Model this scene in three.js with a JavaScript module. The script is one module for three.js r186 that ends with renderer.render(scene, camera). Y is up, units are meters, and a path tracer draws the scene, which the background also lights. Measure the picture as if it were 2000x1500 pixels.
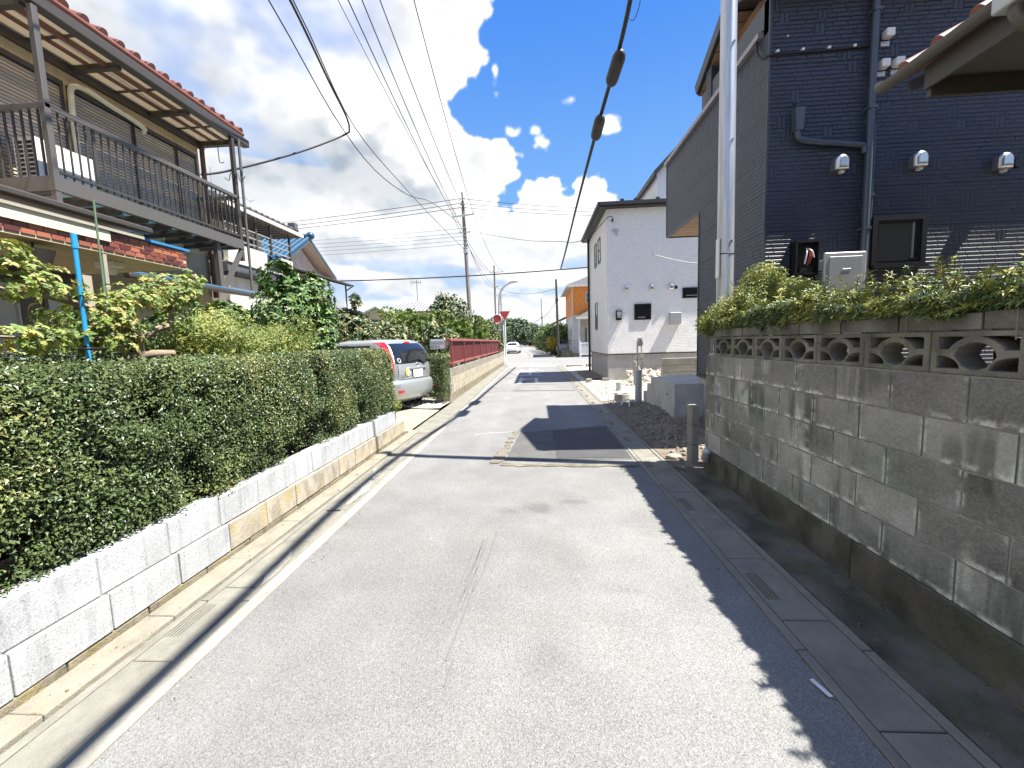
import * as THREE from 'three';
import { mergeGeometries } from 'three/addons/utils/BufferGeometryUtils.js';
import { RoundedBoxGeometry } from 'three/addons/geometries/RoundedBoxGeometry.js';

// ---------------------------------------------------------------- camera, sky, sun, exposure
const EXPOSURE = 2.9;
const scene = new THREE.Scene();
const camera = new THREE.PerspectiveCamera(85.74, 1024 / 768, 0.05, 4000);
camera.position.set(0, 1.45, 0);
camera.rotation.order = 'YXZ';
camera.rotation.set(-0.1003, 0.0617, -0.032);

const sun = new THREE.DirectionalLight(new THREE.Color(1, 0.95, 0.865), 5);
sun.position.set(30, 60, 5.4);
sun.castShadow = true;
sun.shadow.mapSize.set(4096, 4096);
Object.assign(sun.shadow.camera, { left: -45, right: 45, top: 45, bottom: -45, near: 1, far: 160 });
sun.shadow.radius = 1;
scene.add(sun, sun.target);

// ---------------------------------------------------------------- random numbers and noise
function rng(seed) { let a = seed >>> 0; return () => { a = (a + 0x6D2B79F5) >>> 0; let t = a; t = Math.imul(t ^ (t >>> 15), t | 1); t ^= t + Math.imul(t ^ (t >>> 7), t | 61); return ((t ^ (t >>> 14)) >>> 0) / 4294967296; }; }
const h3 = (x, y, z) => { let h = Math.imul(x, 374761393) + Math.imul(y, 668265263) + Math.imul(z, 1274126177) | 0; h = Math.imul(h ^ (h >>> 13), 1274126177); h = Math.imul(h ^ (h >>> 15), 0x2c1b3c6d); return ((h ^ (h >>> 16)) >>> 0) / 4294967296; };
const fl = Math.floor, mix = (a, b, t) => a + (b - a) * t, clamp = (x, a = 0, b = 1) => x < a ? a : x > b ? b : x;
const ss = (a, b, x) => { const t = clamp((x - a) / (b - a)); return t * t * (3 - 2 * t); };
function n3(x, y, z) {
  const i = fl(x), j = fl(y), k = fl(z); let u = x - i, v = y - j, w = z - k; u = u * u * (3 - 2 * u); v = v * v * (3 - 2 * v); w = w * w * (3 - 2 * w);
  return mix(mix(mix(h3(i, j, k), h3(i + 1, j, k), u), mix(h3(i, j + 1, k), h3(i + 1, j + 1, k), u), v),
    mix(mix(h3(i, j, k + 1), h3(i + 1, j, k + 1), u), mix(h3(i, j + 1, k + 1), h3(i + 1, j + 1, k + 1), u), v), w);
}
function fbm3(x, y, z, o) { let s = 0, a = 0.5, t = 0; for (let i = 0; i < o; i++) { s += a * n3(x, y, z); t += a; a *= 0.5; x = x * 2.03 + 7.1; y = y * 2.03 + 3.3; z = z * 2.03 + 1.7; } return s / t; }
// tileable 2D value noise: u, v in 0..1, p = whole number of cells per tile
function n2(u, v, p, q = p, sd = 0) {
  let x = u * p, y = v * q; const i = fl(x), j = fl(y); x -= i; y -= j; x = x * x * (3 - 2 * x); y = y * y * (3 - 2 * y);
  const m = (a, b) => h3(((a % p) + p) % p, ((b % q) + q) % q, sd);
  return mix(mix(m(i, j), m(i + 1, j), x), mix(m(i, j + 1), m(i + 1, j + 1), x), y);
}
function f2(u, v, p, o, sd = 0, q = p) { let s = 0, a = 0.5, t = 0; for (let i = 0; i < o; i++) { s += a * n2(u, v, p, q, sd + i * 11); t += a; a *= 0.5; p *= 2; q *= 2; } return s / t; }

// ---------------------------------------------------------------- the sky: air and clouds, as radiance by direction
function pl(tab, x) { if (x <= tab[0][0]) return tab[0][1]; for (let i = 1; i < tab.length; i++) if (x <= tab[i][0]) { const [a, b] = tab[i - 1], [c, d] = tab[i]; return mix(b, d, (x - a) / (c - a)); } return tab[tab.length - 1][1]; }
const CUM = [[-5, -1], [10, -4], [14, -6], [16.5, -6.6], [18.3, -4.8], [20.8, -1.5], [23.3, -1.2], [24.7, -4.2], [26.6, -7.8], [28.5, -9.6], [31.8, -7.2], [34.8, -5], [38, -5], [46, -13], [58, -26], [75, -60], [90, -90]];
const BANK = [[-40, 14], [-6, 16.3], [-2.8, 17.6], [-1, 19.4], [2.4, 19.6], [4.9, 16.8], [7, 19.3], [9.3, 19.6], [11.2, 17.6], [15, 13], [24, 9], [40, 12], [60, 8], [90, 13], [130, 7], [180, 10]];
const PUFF = [[-4.4, 30, 0.7, 1.7], [-2.1, 25.7, 1.3, 0.7], [1.2, 24.3, 1.3, 1.1], [0.6, 25.6, 0.9, 0.6], [10, 25.4, 1.8, 1.1], [5, 28.2, 1.2, 0.5], [-160, 34, 22, 9], [140, 26, 20, 7], [80, 22, 12, 4], [-100, 40, 20, 8]];
const GREY = [[-27, 21.3, 11, 4.2, 1], [-19, 18.6, 9, 2.6, 0.85], [-34, 18.5, 9, 3, 0.6], [-24, 12.6, 13, 2.2, 0.6], [-8, 13.5, 8, 1.6, 0.35], [-42, 28, 10, 5, 0.45], [-20, 34, 8, 4, 0.3], [2, 12, 7, 1.2, 0.35], [-12, 8, 14, 1.4, 0.45], [5, 6.5, 12, 1, 0.4], [-10, 21.5, 7, 1.6, 0.25]];
function skyAt(x, y, z, out) {
  const e = Math.asin(clamp(y, -1, 1)) * 57.2958, a = Math.atan2(x, -z) * 57.2958;
  const t = Math.max(e, 0);
  const k1 = ss(0, 16, t), k2 = ss(10, 42, t);
  let r = mix(mix(0.62, 0.25, k1), 0.075, k2), g = mix(mix(0.78, 0.53, k1), 0.29, k2), b = mix(mix(0.95, 0.99, k1), 0.93, k2);
  if (e > -4) {
    const big = fbm3(x * 5 + 3, y * 7 + 9, z * 5, 3) - 0.5, det = fbm3(x * 17, y * 21, z * 17 + 5, 5) - 0.5, fin = fbm3(x * 60, y * 70, z * 60 + 5, 3) - 0.5;
    const edge = big * 4 + det * 9 + fin * 3.2;
    let s = pl(CUM, e) - a + edge * 0.9; // left of the towering cumulus edge
    if (a < -60) s = Math.min(s, (a + 125) * 0.3 + big * 40 + det * 20);
    const bank = (pl(BANK, a) - e) * 1.0 + edge * 0.75; s = Math.max(s, bank);
    for (const [pa, pe, ra, re] of PUFF) { const q = ((a - pa) / ra) ** 2 + ((e - pe) / re) ** 2; if (q < 4) s = Math.max(s, (0.75 - q + det * 3.2 + fin * 1.5) * Math.min(re, 1.2)); }
    let al = ss(-0.05, 0.6, s);
    if (e < 13) al *= mix(1, mix(0.25, 1, ss(0.40, 0.56, fbm3(x * 9 + 4, y * 34, z * 9, 5))), ss(13, 9, e));
    if (a < -14 && e > 21) al *= 1 - 0.5 * ss(0.50, 0.68, fbm3(x * 6 + 30, y * 9, z * 6, 4)) * ss(-14, -24, a);
    let gr = 0; for (const [ga, ge, ra, re, w] of GREY) { const q = ((a - ga + det * 9) / ra) ** 2 + ((e - ge + det * 5) / re) ** 2; gr = Math.max(gr, w * ss(1.35, 0.1, q)); }
    gr = Math.max(gr, 0.34 * ss(0.52, 0.72, fbm3(x * 9 + 11, y * 22, z * 9, 4)) * ss(1.2, 6, s));
    const bil = fbm3(x * 13 + 2, y * 17, z * 13 + 8, 4); gr = clamp(gr * mix(0.62, 1.0, ss(0.60, 0.42, bil)) + (det * 1.0 + fin * 0.4) * gr);
    const lum = 1.16 + det * 0.8 + fin * 0.35 + 0.25 * ss(4, 0.5, s);
    const cr = mix(lum, 0.46, gr), cg = mix(lum * 1.0, 0.535, gr), cb = mix(lum * 1.005, 0.63, gr);
    r = mix(r, cr, al); g = mix(g, cg, al); b = mix(b, cb, al);
  }
  if (e < 0) { const q = ss(0, -6, e); r = mix(r, 0.28, q); g = mix(g, 0.28, q); b = mix(b, 0.27, q); }
  out[0] = r / EXPOSURE; out[1] = g / EXPOSURE; out[2] = b / EXPOSURE;
}
{
  const W = 2048, H = 1024, d = new Float32Array(W * H * 4), o = [0, 0, 0];
  for (let j = 0; j < H; j++) {
    const th = ((j + 0.5) / H - 0.5) * Math.PI, cy = Math.cos(th), sy = Math.sin(th);
    for (let i = 0; i < W; i++) {
      const ph = ((i + 0.5) / W - 0.5) * 2 * Math.PI; skyAt(Math.cos(ph) * cy, sy, Math.sin(ph) * cy, o);
      const k = (j * W + i) * 4; d[k] = o[0]; d[k + 1] = o[1]; d[k + 2] = o[2]; d[k + 3] = 1;
    }
  }
  const sky = new THREE.DataTexture(d, W, H, THREE.RGBAFormat, THREE.FloatType);
  sky.mapping = THREE.EquirectangularReflectionMapping; sky.minFilter = sky.magFilter = THREE.LinearFilter; sky.wrapS = THREE.RepeatWrapping; sky.needsUpdate = true;
  scene.background = sky; scene.environment = sky;
}
const renderer = new THREE.WebGLRenderer({ antialias: true });
renderer.setSize(1024, 768);
renderer.toneMapping = THREE.LinearToneMapping;
renderer.toneMappingExposure = EXPOSURE;
renderer.shadowMap.enabled = true;

// ---------------------------------------------------------------- building helpers
const V = (x, y, z) => new THREE.Vector3(x, y, z);
const used = new Map();
function numbered(n) { const c = used.get(n) || 0; used.set(n, c + 1); return c ? n + '_' + String(c).padStart(3, '0') : n; }
function mesh(name, geo, mat, parent) { const m = new THREE.Mesh(geo, mat); m.name = name; m.castShadow = m.receiveShadow = true; if (parent) parent.add(m); return m; }
function tag(o, label, category, group) { o.userData.label = label; o.userData.category = category; if (group) o.userData.group = group; return o; }
function thing(name, label, category, group) { const g = new THREE.Group(); g.name = numbered(name); scene.add(g); return tag(g, label, category, group); }
function solo(name, geo, mat, label, category, group) { const m = mesh(numbered(name), geo, mat, scene); return tag(m, label, category, group); }
function struct(name, geo, mat) { const m = mesh(numbered(name), geo, mat, scene); m.userData.kind = 'structure'; return m; }
function structGroup(name) { const g = new THREE.Group(); g.name = numbered(name); g.userData.kind = 'structure'; scene.add(g); return g; }
function stuff(m) { m.userData.kind = 'stuff'; return m; }
// uv in metres by the face direction
function wuv(g, s = 1, ox = 0, oy = 0) {
  if (g.index) g = g.toNonIndexed();
  const p = g.attributes.position, n = g.attributes.normal, uv = new Float32Array(p.count * 2);
  for (let f = 0; f < p.count; f += 3) {
    let ax = 0, ay = 0, az = 0; for (let k = 0; k < 3; k++) { ax += n.getX(f + k); ay += n.getY(f + k); az += n.getZ(f + k); }
    ax = Math.abs(ax); ay = Math.abs(ay); az = Math.abs(az);
    for (let k = 0; k < 3; k++) {
      const i = f + k; let u, v; if (ay >= ax && ay >= az) { u = p.getX(i); v = p.getZ(i); } else if (ax >= az) { u = p.getZ(i); v = p.getY(i); } else { u = p.getX(i); v = p.getY(i); }
      uv[i * 2] = u / s + ox; uv[i * 2 + 1] = v / s + oy;
    }
  }
  g.setAttribute('uv', new THREE.BufferAttribute(uv, 2)); return g;
}
const keep = g => { for (const k of Object.keys(g.attributes)) if (!['position', 'normal', 'uv'].includes(k)) g.deleteAttribute(k); return g; };
const M = list => mergeGeometries(list.map(g => keep(g.index ? g.toNonIndexed() : g)));
// axis-aligned box from two corners
const bx = (x0, x1, y0, y1, z0, z1) => wuv(new THREE.BoxGeometry(Math.abs(x1 - x0), Math.abs(y1 - y0), Math.abs(z1 - z0)).translate((x0 + x1) / 2, (y0 + y1) / 2, (z0 + z1) / 2));
const rbx = (x0, x1, y0, y1, z0, z1, r = 0.01, seg = 1) => wuv(new RoundedBoxGeometry(Math.abs(x1 - x0), Math.abs(y1 - y0), Math.abs(z1 - z0), seg, r).translate((x0 + x1) / 2, (y0 + y1) / 2, (z0 + z1) / 2));
const _up = V(0, 1, 0);
function bar(p, q, r, seg = 8, r2 = r) { const d = q.clone().sub(p), l = d.length(); const g = new THREE.CylinderGeometry(r2, r, l, seg); g.translate(0, l / 2, 0); g.applyQuaternion(new THREE.Quaternion().setFromUnitVectors(_up, d.normalize())); g.translate(p.x, p.y, p.z); return g; }
// rectangular bar between two points, w along the horizontal normal, h the other way
function rod(p, q, w, h) { const d = q.clone().sub(p), l = d.length(); const g = new THREE.BoxGeometry(w, h, l); const m = new THREE.Matrix4().lookAt(p, q, Math.abs(d.y) > 0.95 * l ? V(1, 0, 0) : _up); g.applyMatrix4(m); const c = p.clone().add(q).multiplyScalar(0.5); g.translate(c.x, c.y, c.z); return wuv(g); }
function tube(pts, r, seg = 24, rs = 6, closed = false) { return new THREE.TubeGeometry(new THREE.CatmullRomCurve3(pts, closed, 'centripetal'), seg, r, rs, closed); }
function prism(pts, depth) { const s = new THREE.Shape(pts.map(p => new THREE.Vector2(p[0], p[1]))); return new THREE.ExtrudeGeometry(s, { depth, bevelEnabled: false }); }
// prism with its outline given in (z, y), running from x0 to x1
function prismX(pts, x0, x1) { const g = prism(pts.map(([z, y]) => [-z, y]), x1 - x0); g.rotateY(Math.PI / 2); g.translate(x0, 0, 0); return wuv(g); }
// prism with its outline given in (x, y), running from z0 to z1
function prismZ(pts, z0, z1) { const g = prism(pts, z1 - z0); g.translate(0, 0, z0); return wuv(g); }
// prism standing on an outline given in (x, z), from y0 to y1
function prismY(pts, y0, y1) { const g = prism(pts.map(([x, z]) => [x, -z]), y1 - y0); g.rotateX(-Math.PI / 2); g.translate(0, y0, 0); return wuv(g); }
function quad(a, b, c, d) { const g = new THREE.BufferGeometry(); g.setAttribute('position', new THREE.Float32BufferAttribute([...a, ...b, ...c, ...a, ...c, ...d], 3)); g.computeVertexNormals(); return wuv(g); }

// ---------------------------------------------------------------- textures and materials
const s8 = c => { c = clamp(c); return Math.round(255 * (c <= 0.0031308 ? 12.92 * c : 1.055 * Math.pow(c, 1 / 2.4) - 0.055)); };
function texture(w, h, fn, srgb, rx = 1, ry = rx) {
  const d = new Uint8Array(w * h * 4), o = [0, 0, 0];
  for (let j = 0; j < h; j++) for (let i = 0; i < w; i++) {
    fn((i + 0.5) / w, (j + 0.5) / h, o); const k = (j * w + i) * 4;
    if (srgb) { d[k] = s8(o[0]); d[k + 1] = s8(o[1]); d[k + 2] = s8(o[2]); } else { d[k] = clamp(o[0]) * 255; d[k + 1] = clamp(o[1]) * 255; d[k + 2] = clamp(o[2]) * 255; }
    d[k + 3] = 255;
  }
  const t = new THREE.DataTexture(d, w, h); t.wrapS = t.wrapT = THREE.RepeatWrapping; t.magFilter = THREE.LinearFilter; t.minFilter = THREE.LinearMipmapLinearFilter; t.generateMipmaps = true;
  if (srgb) t.colorSpace = THREE.SRGBColorSpace; t.repeat.set(rx, ry); t.needsUpdate = true; return t;
}
const cmap = (w, h, fn, rx, ry) => texture(w, h, fn, true, rx, ry);
const gmap = (w, h, fn, rx, ry) => texture(w, h, (u, v, o) => { o[0] = o[1] = o[2] = fn(u, v); }, false, rx, ry);
const rgb = (r, g, b) => new THREE.Color().setRGB(r, g, b);
function mat(r, g, b, rough = 0.8, extra = {}) { return new THREE.MeshStandardMaterial({ color: rgb(r, g, b), roughness: rough, metalness: 0, ...extra }); }
function phys(r, g, b, rough, extra = {}) { return new THREE.MeshPhysicalMaterial({ color: rgb(r, g, b), roughness: rough, ...extra }); }
const put = (o, r, g, b) => { o[0] = r; o[1] = g; o[2] = b; };
const RA = rng(11);
// old worn asphalt: pale chippings in grey binder
const asphaltMap = cmap(1024, 1024, (u, v, o) => {
  const c = n2(u, v, 256, 256, 1), f = n2(u, v, 512, 512, 2), s = f2(u, v, 4, 4, 3); const g = RA();
  let k = 0.190 + (c - 0.5) * 0.09 + (f - 0.5) * 0.11 + (g - 0.5) * 0.10 + (s - 0.5) * 0.04; if (f > 0.86) k += 0.09; if (f < 0.12) k -= 0.06;
  k = Math.max(k, 0.03); put(o, k * 1.0, k * 1.0, k * 0.975);
}, 1 / 1.1);
const asphaltBump = gmap(1024, 1024, (u, v) => 0.5 * n2(u, v, 230, 230, 1) + 0.5 * n2(u, v, 512, 512, 2), 1 / 1.1);
const shadedAsphaltMap = cmap(512, 512, (u, v, o) => { const c = n2(u, v, 128, 128, 21), f = n2(u, v, 256, 256, 22), s = f2(u, v, 4, 4, 3); let k = 0.060 + (c - 0.5) * 0.03 + (f - 0.5) * 0.035 + (s - 0.5) * 0.025; if (f > 0.9) k += 0.04; put(o, k, k, k * 1.03); });
const concMap = cmap(1024, 1024, (u, v, o) => { const a = f2(u, v, 5, 6, 31), b = n2(u, v, 400, 400, 32), c = f2(u, v, 24, 3, 33); let k = 0.9 + (a - 0.5) * 0.55 + (b - 0.5) * 0.22 + (c - 0.5) * 0.25; put(o, k * 0.80, k * 0.80, k * 0.78); });
const concBump = gmap(512, 512, (u, v) => 0.6 * f2(u, v, 40, 3, 34) + 0.4 * n2(u, v, 256, 256, 35));
const stoneMap = cmap(1024, 1024, (u, v, o) => { const a = f2(u, v, 6, 4, 41), b = n2(u, v, 350, 350, 42), c = n2(u, v, 200, 200, 43); const dr = ss(0.55, 0.75, f2(u, v, 30, 4, 44, 3)); let k = 0.94 + (a - 0.5) * 0.35 + (b - 0.5) * 0.4 - 0.16 * dr; if (c > 0.80) k *= 0.7; put(o, k * 0.84, k * 0.85, k * 0.86); });
// yellow-grey weathered lower stones: lichen patches
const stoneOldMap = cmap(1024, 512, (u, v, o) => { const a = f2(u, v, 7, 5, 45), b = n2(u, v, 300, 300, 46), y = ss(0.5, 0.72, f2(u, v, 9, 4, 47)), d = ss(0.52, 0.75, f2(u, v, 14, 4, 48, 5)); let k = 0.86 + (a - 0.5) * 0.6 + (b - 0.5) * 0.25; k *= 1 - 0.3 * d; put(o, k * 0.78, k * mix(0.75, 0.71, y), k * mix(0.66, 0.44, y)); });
// big weathered block wall, u along 6.4 m, v over 1.28 m: runs, efflorescence along the joints, soot, algae
const blockMap = cmap(2048, 512, (u, v, o) => {
  const z = u * 6.4, y = v * 1.28;
  const sp = n2(u, v, 900, 200, 51), sp2 = n2(u, v, 400, 90, 57), cl = f2(u, v, 20, 5, 52, 5), run = f2(u, v, 90, 4, 53, 2), run2 = f2(u, v, 34, 3, 54, 2), patch = f2(u, v, 13, 4, 55, 4);
  const row = y / 0.2, fy = row - fl(row), off = fl(row) % 2 ? 0.193 : 0, bz = (z - 0.46 + 3.86 + off) / 0.386, fz = bz - fl(bz);
  const id = h3(fl(bz), fl(row), 5);
  let k = 0.150 * (0.66 + 0.72 * id) * (0.55 + 0.9 * cl) * (0.88 + 0.12 * sp2) + (sp - 0.5) * 0.05;
  k *= 1 - 0.52 * ss(0.46, 0.68, run) * ss(0.36, 0.6, patch);            // dark runs
  const jb = ss(0.20, 0.0, fy) * ss(0.36, 0.62, f2(u, v, 150, 3, 56, 24)) * ss(0.34, 0.54, patch), jv = ss(0.07, 0, Math.min(fz, 1 - fz)) * ss(0.45, 0.7, f2(u, v, 60, 3, 58, 24));
  const wr = ss(0.58, 0.76, run2) * ss(0.45, 0.66, f2(u, v, 40, 3, 59, 10)) * 0.6;
  const w = clamp(jb * 1.25 + jv * 0.9 + wr); k = mix(k, 0.42, w * (0.45 + 0.55 * sp));
  const g = ss(0.5, 0.7, f2(u, v, 16, 4, 60, 4)); put(o, k * mix(1.0, 0.93, g), k * mix(1.0, 1.01, g), k * mix(0.96, 0.88, g));
});
blockMap.repeat.set(1 / 6.4, 1 / 1.28); blockMap.offset.set(4.6 / 6.4, -0.25 / 1.28);
const blockBump = gmap(1024, 512, (u, v) => 0.5 * n2(u, v, 400, 100, 61) + 0.5 * f2(u, v, 100, 3, 62, 25));
// embossed siding: small bricks laid flat with upright groups between
function brickPattern(u, v, cols, rows, sd) {
  const X = u * cols, Y = v * rows, cy = fl(Y / 3), cx = fl(X); const up = h3(cx % cols, cy, sd) > 0.86;
  let ex, ey, id;
  if (up) { const w = 0.5, sx = X / w, fx = sx - fl(sx); ex = Math.min(fx, 1 - fx) * w; ey = Math.min(Y - cy * 3, cy * 3 + 3 - Y) * 0.28; id = h3(fl(sx), cy, sd + 3); }
  else { const r = fl(Y), sh = h3(r, 1, sd) * 2, len = 1.6 + 0.0; const sx = (X + sh * 1.3) / len, fx = sx - fl(sx), bl = h3((cx - 1 + cols) % cols, cy, sd) > 0.86, br = h3((cx + 1) % cols, cy, sd) > 0.86, bx0 = X - cx; ex = Math.min(fx, 1 - fx) * len; if (bl) ex = Math.min(ex, bx0); if (br) ex = Math.min(ex, 1 - bx0); const fy = Y - r; ey = Math.min(fy, 1 - fy) * 0.28; id = h3(fl(sx), r, sd + 5); }
  return [Math.min(ex * 0.55, ey), id];
}
const sidingBump = gmap(1024, 512, (u, v) => { const [e, id] = brickPattern(u, v, 18, 20, 71); return ss(0, 0.05, e) * (0.72 + 0.16 * id) + 0.12 * f2(u, v, 90, 3, 72, 45); });
const sidingMap = cmap(1024, 512, (u, v, o) => { const [e, id] = brickPattern(u, v, 18, 20, 71); const k = (0.8 + 0.3 * id) * mix(0.55, 1, ss(0, 0.05, e)) * (0.9 + 0.2 * n2(u, v, 300, 150, 73)); put(o, k, k, k); });
const whiteSidingBump = gmap(1024, 512, (u, v) => { const [e, id] = brickPattern(u, v, 16, 18, 75); return ss(0, 0.06, e) * (0.7 + 0.2 * id) + 0.12 * f2(u, v, 60, 3, 76, 30); });
const whiteSidingMap = cmap(1024, 512, (u, v, o) => { const [e, id] = brickPattern(u, v, 16, 18, 75); const k = (0.94 + 0.06 * id) * mix(0.84, 1, ss(0, 0.05, e)); put(o, k, k, k * 0.985); });
const woodMap = cmap(512, 512, (u, v, o) => { const p = fl(v * 6), g = f2(u, v, 3, 5, 81 + p, 90), b = h3(p, 3, 9); let k = 0.75 + 0.35 * b + (g - 0.5) * 0.8; const e = v * 6 - p; if (e < 0.04 || e > 0.97) k *= 0.35; put(o, k, k * 0.9, k * 0.8); });
const galvMap = cmap(512, 512, (u, v, o) => { const a = f2(u, v, 24, 4, 85), b = f2(u, v, 3, 3, 86, 14); const k = 0.85 + (a - 0.5) * 0.35 + (b - 0.5) * 0.3; put(o, k, k, k); });
const shingleMap = cmap(512, 512, (u, v, o) => { const r = fl(v * 16), q = u * 12 + (r % 2) * 0.5, k0 = h3(fl(q) % 12, r, 4), e = Math.min(v * 16 - r, q - fl(q)); let k = 0.8 + 0.35 * k0 + (n2(u, v, 250, 250, 88) - 0.5) * 0.3; if (e < 0.06) k *= 0.5; put(o, k, k, k); });
const soilMap = cmap(1024, 1024, (u, v, o) => { const a = f2(u, v, 8, 6, 91), b = n2(u, v, 300, 300, 92), c = n2(u, v, 90, 90, 93); let k = 0.85 + (a - 0.5) * 0.9 + (b - 0.5) * 0.4; if (c > 0.86) k *= 1.45; put(o, k * 0.82, k * 0.76, k * 0.68); });
const stuccoMap = cmap(512, 512, (u, v, o) => { const a = f2(u, v, 4, 5, 95), b = n2(u, v, 200, 200, 96), d = ss(0.5, 0.8, f2(u, v, 20, 3, 97, 2)); const k = 0.93 + (a - 0.5) * 0.22 + (b - 0.5) * 0.12 - d * 0.12; put(o, k, k * 0.99, k * 0.96); });
const grimeMap = cmap(512, 512, (u, v, o) => { const a = f2(u, v, 5, 5, 101), b = f2(u, v, 26, 4, 102, 2); const k = 0.95 + (a - 0.5) * 0.35 - ss(0.55, 0.8, b) * 0.2; put(o, k, k, k); });
const footMap = cmap(1024, 1024, (u, v, o) => { const a = f2(u, v, 6, 6, 111), b = n2(u, v, 380, 380, 112), m = ss(0.5, 0.68, f2(u, v, 8, 5, 113)), p = ss(0.6, 0.72, f2(u, v, 5, 5, 114)); let k = 0.85 + (a - 0.5) * 1.3 + (b - 0.5) * 0.4; k = mix(k, 1.25, p * 0.6); put(o, k * mix(0.85, 0.72, m), k * mix(0.83, 0.76, m), k * mix(0.8, 0.56, m)); });
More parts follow.
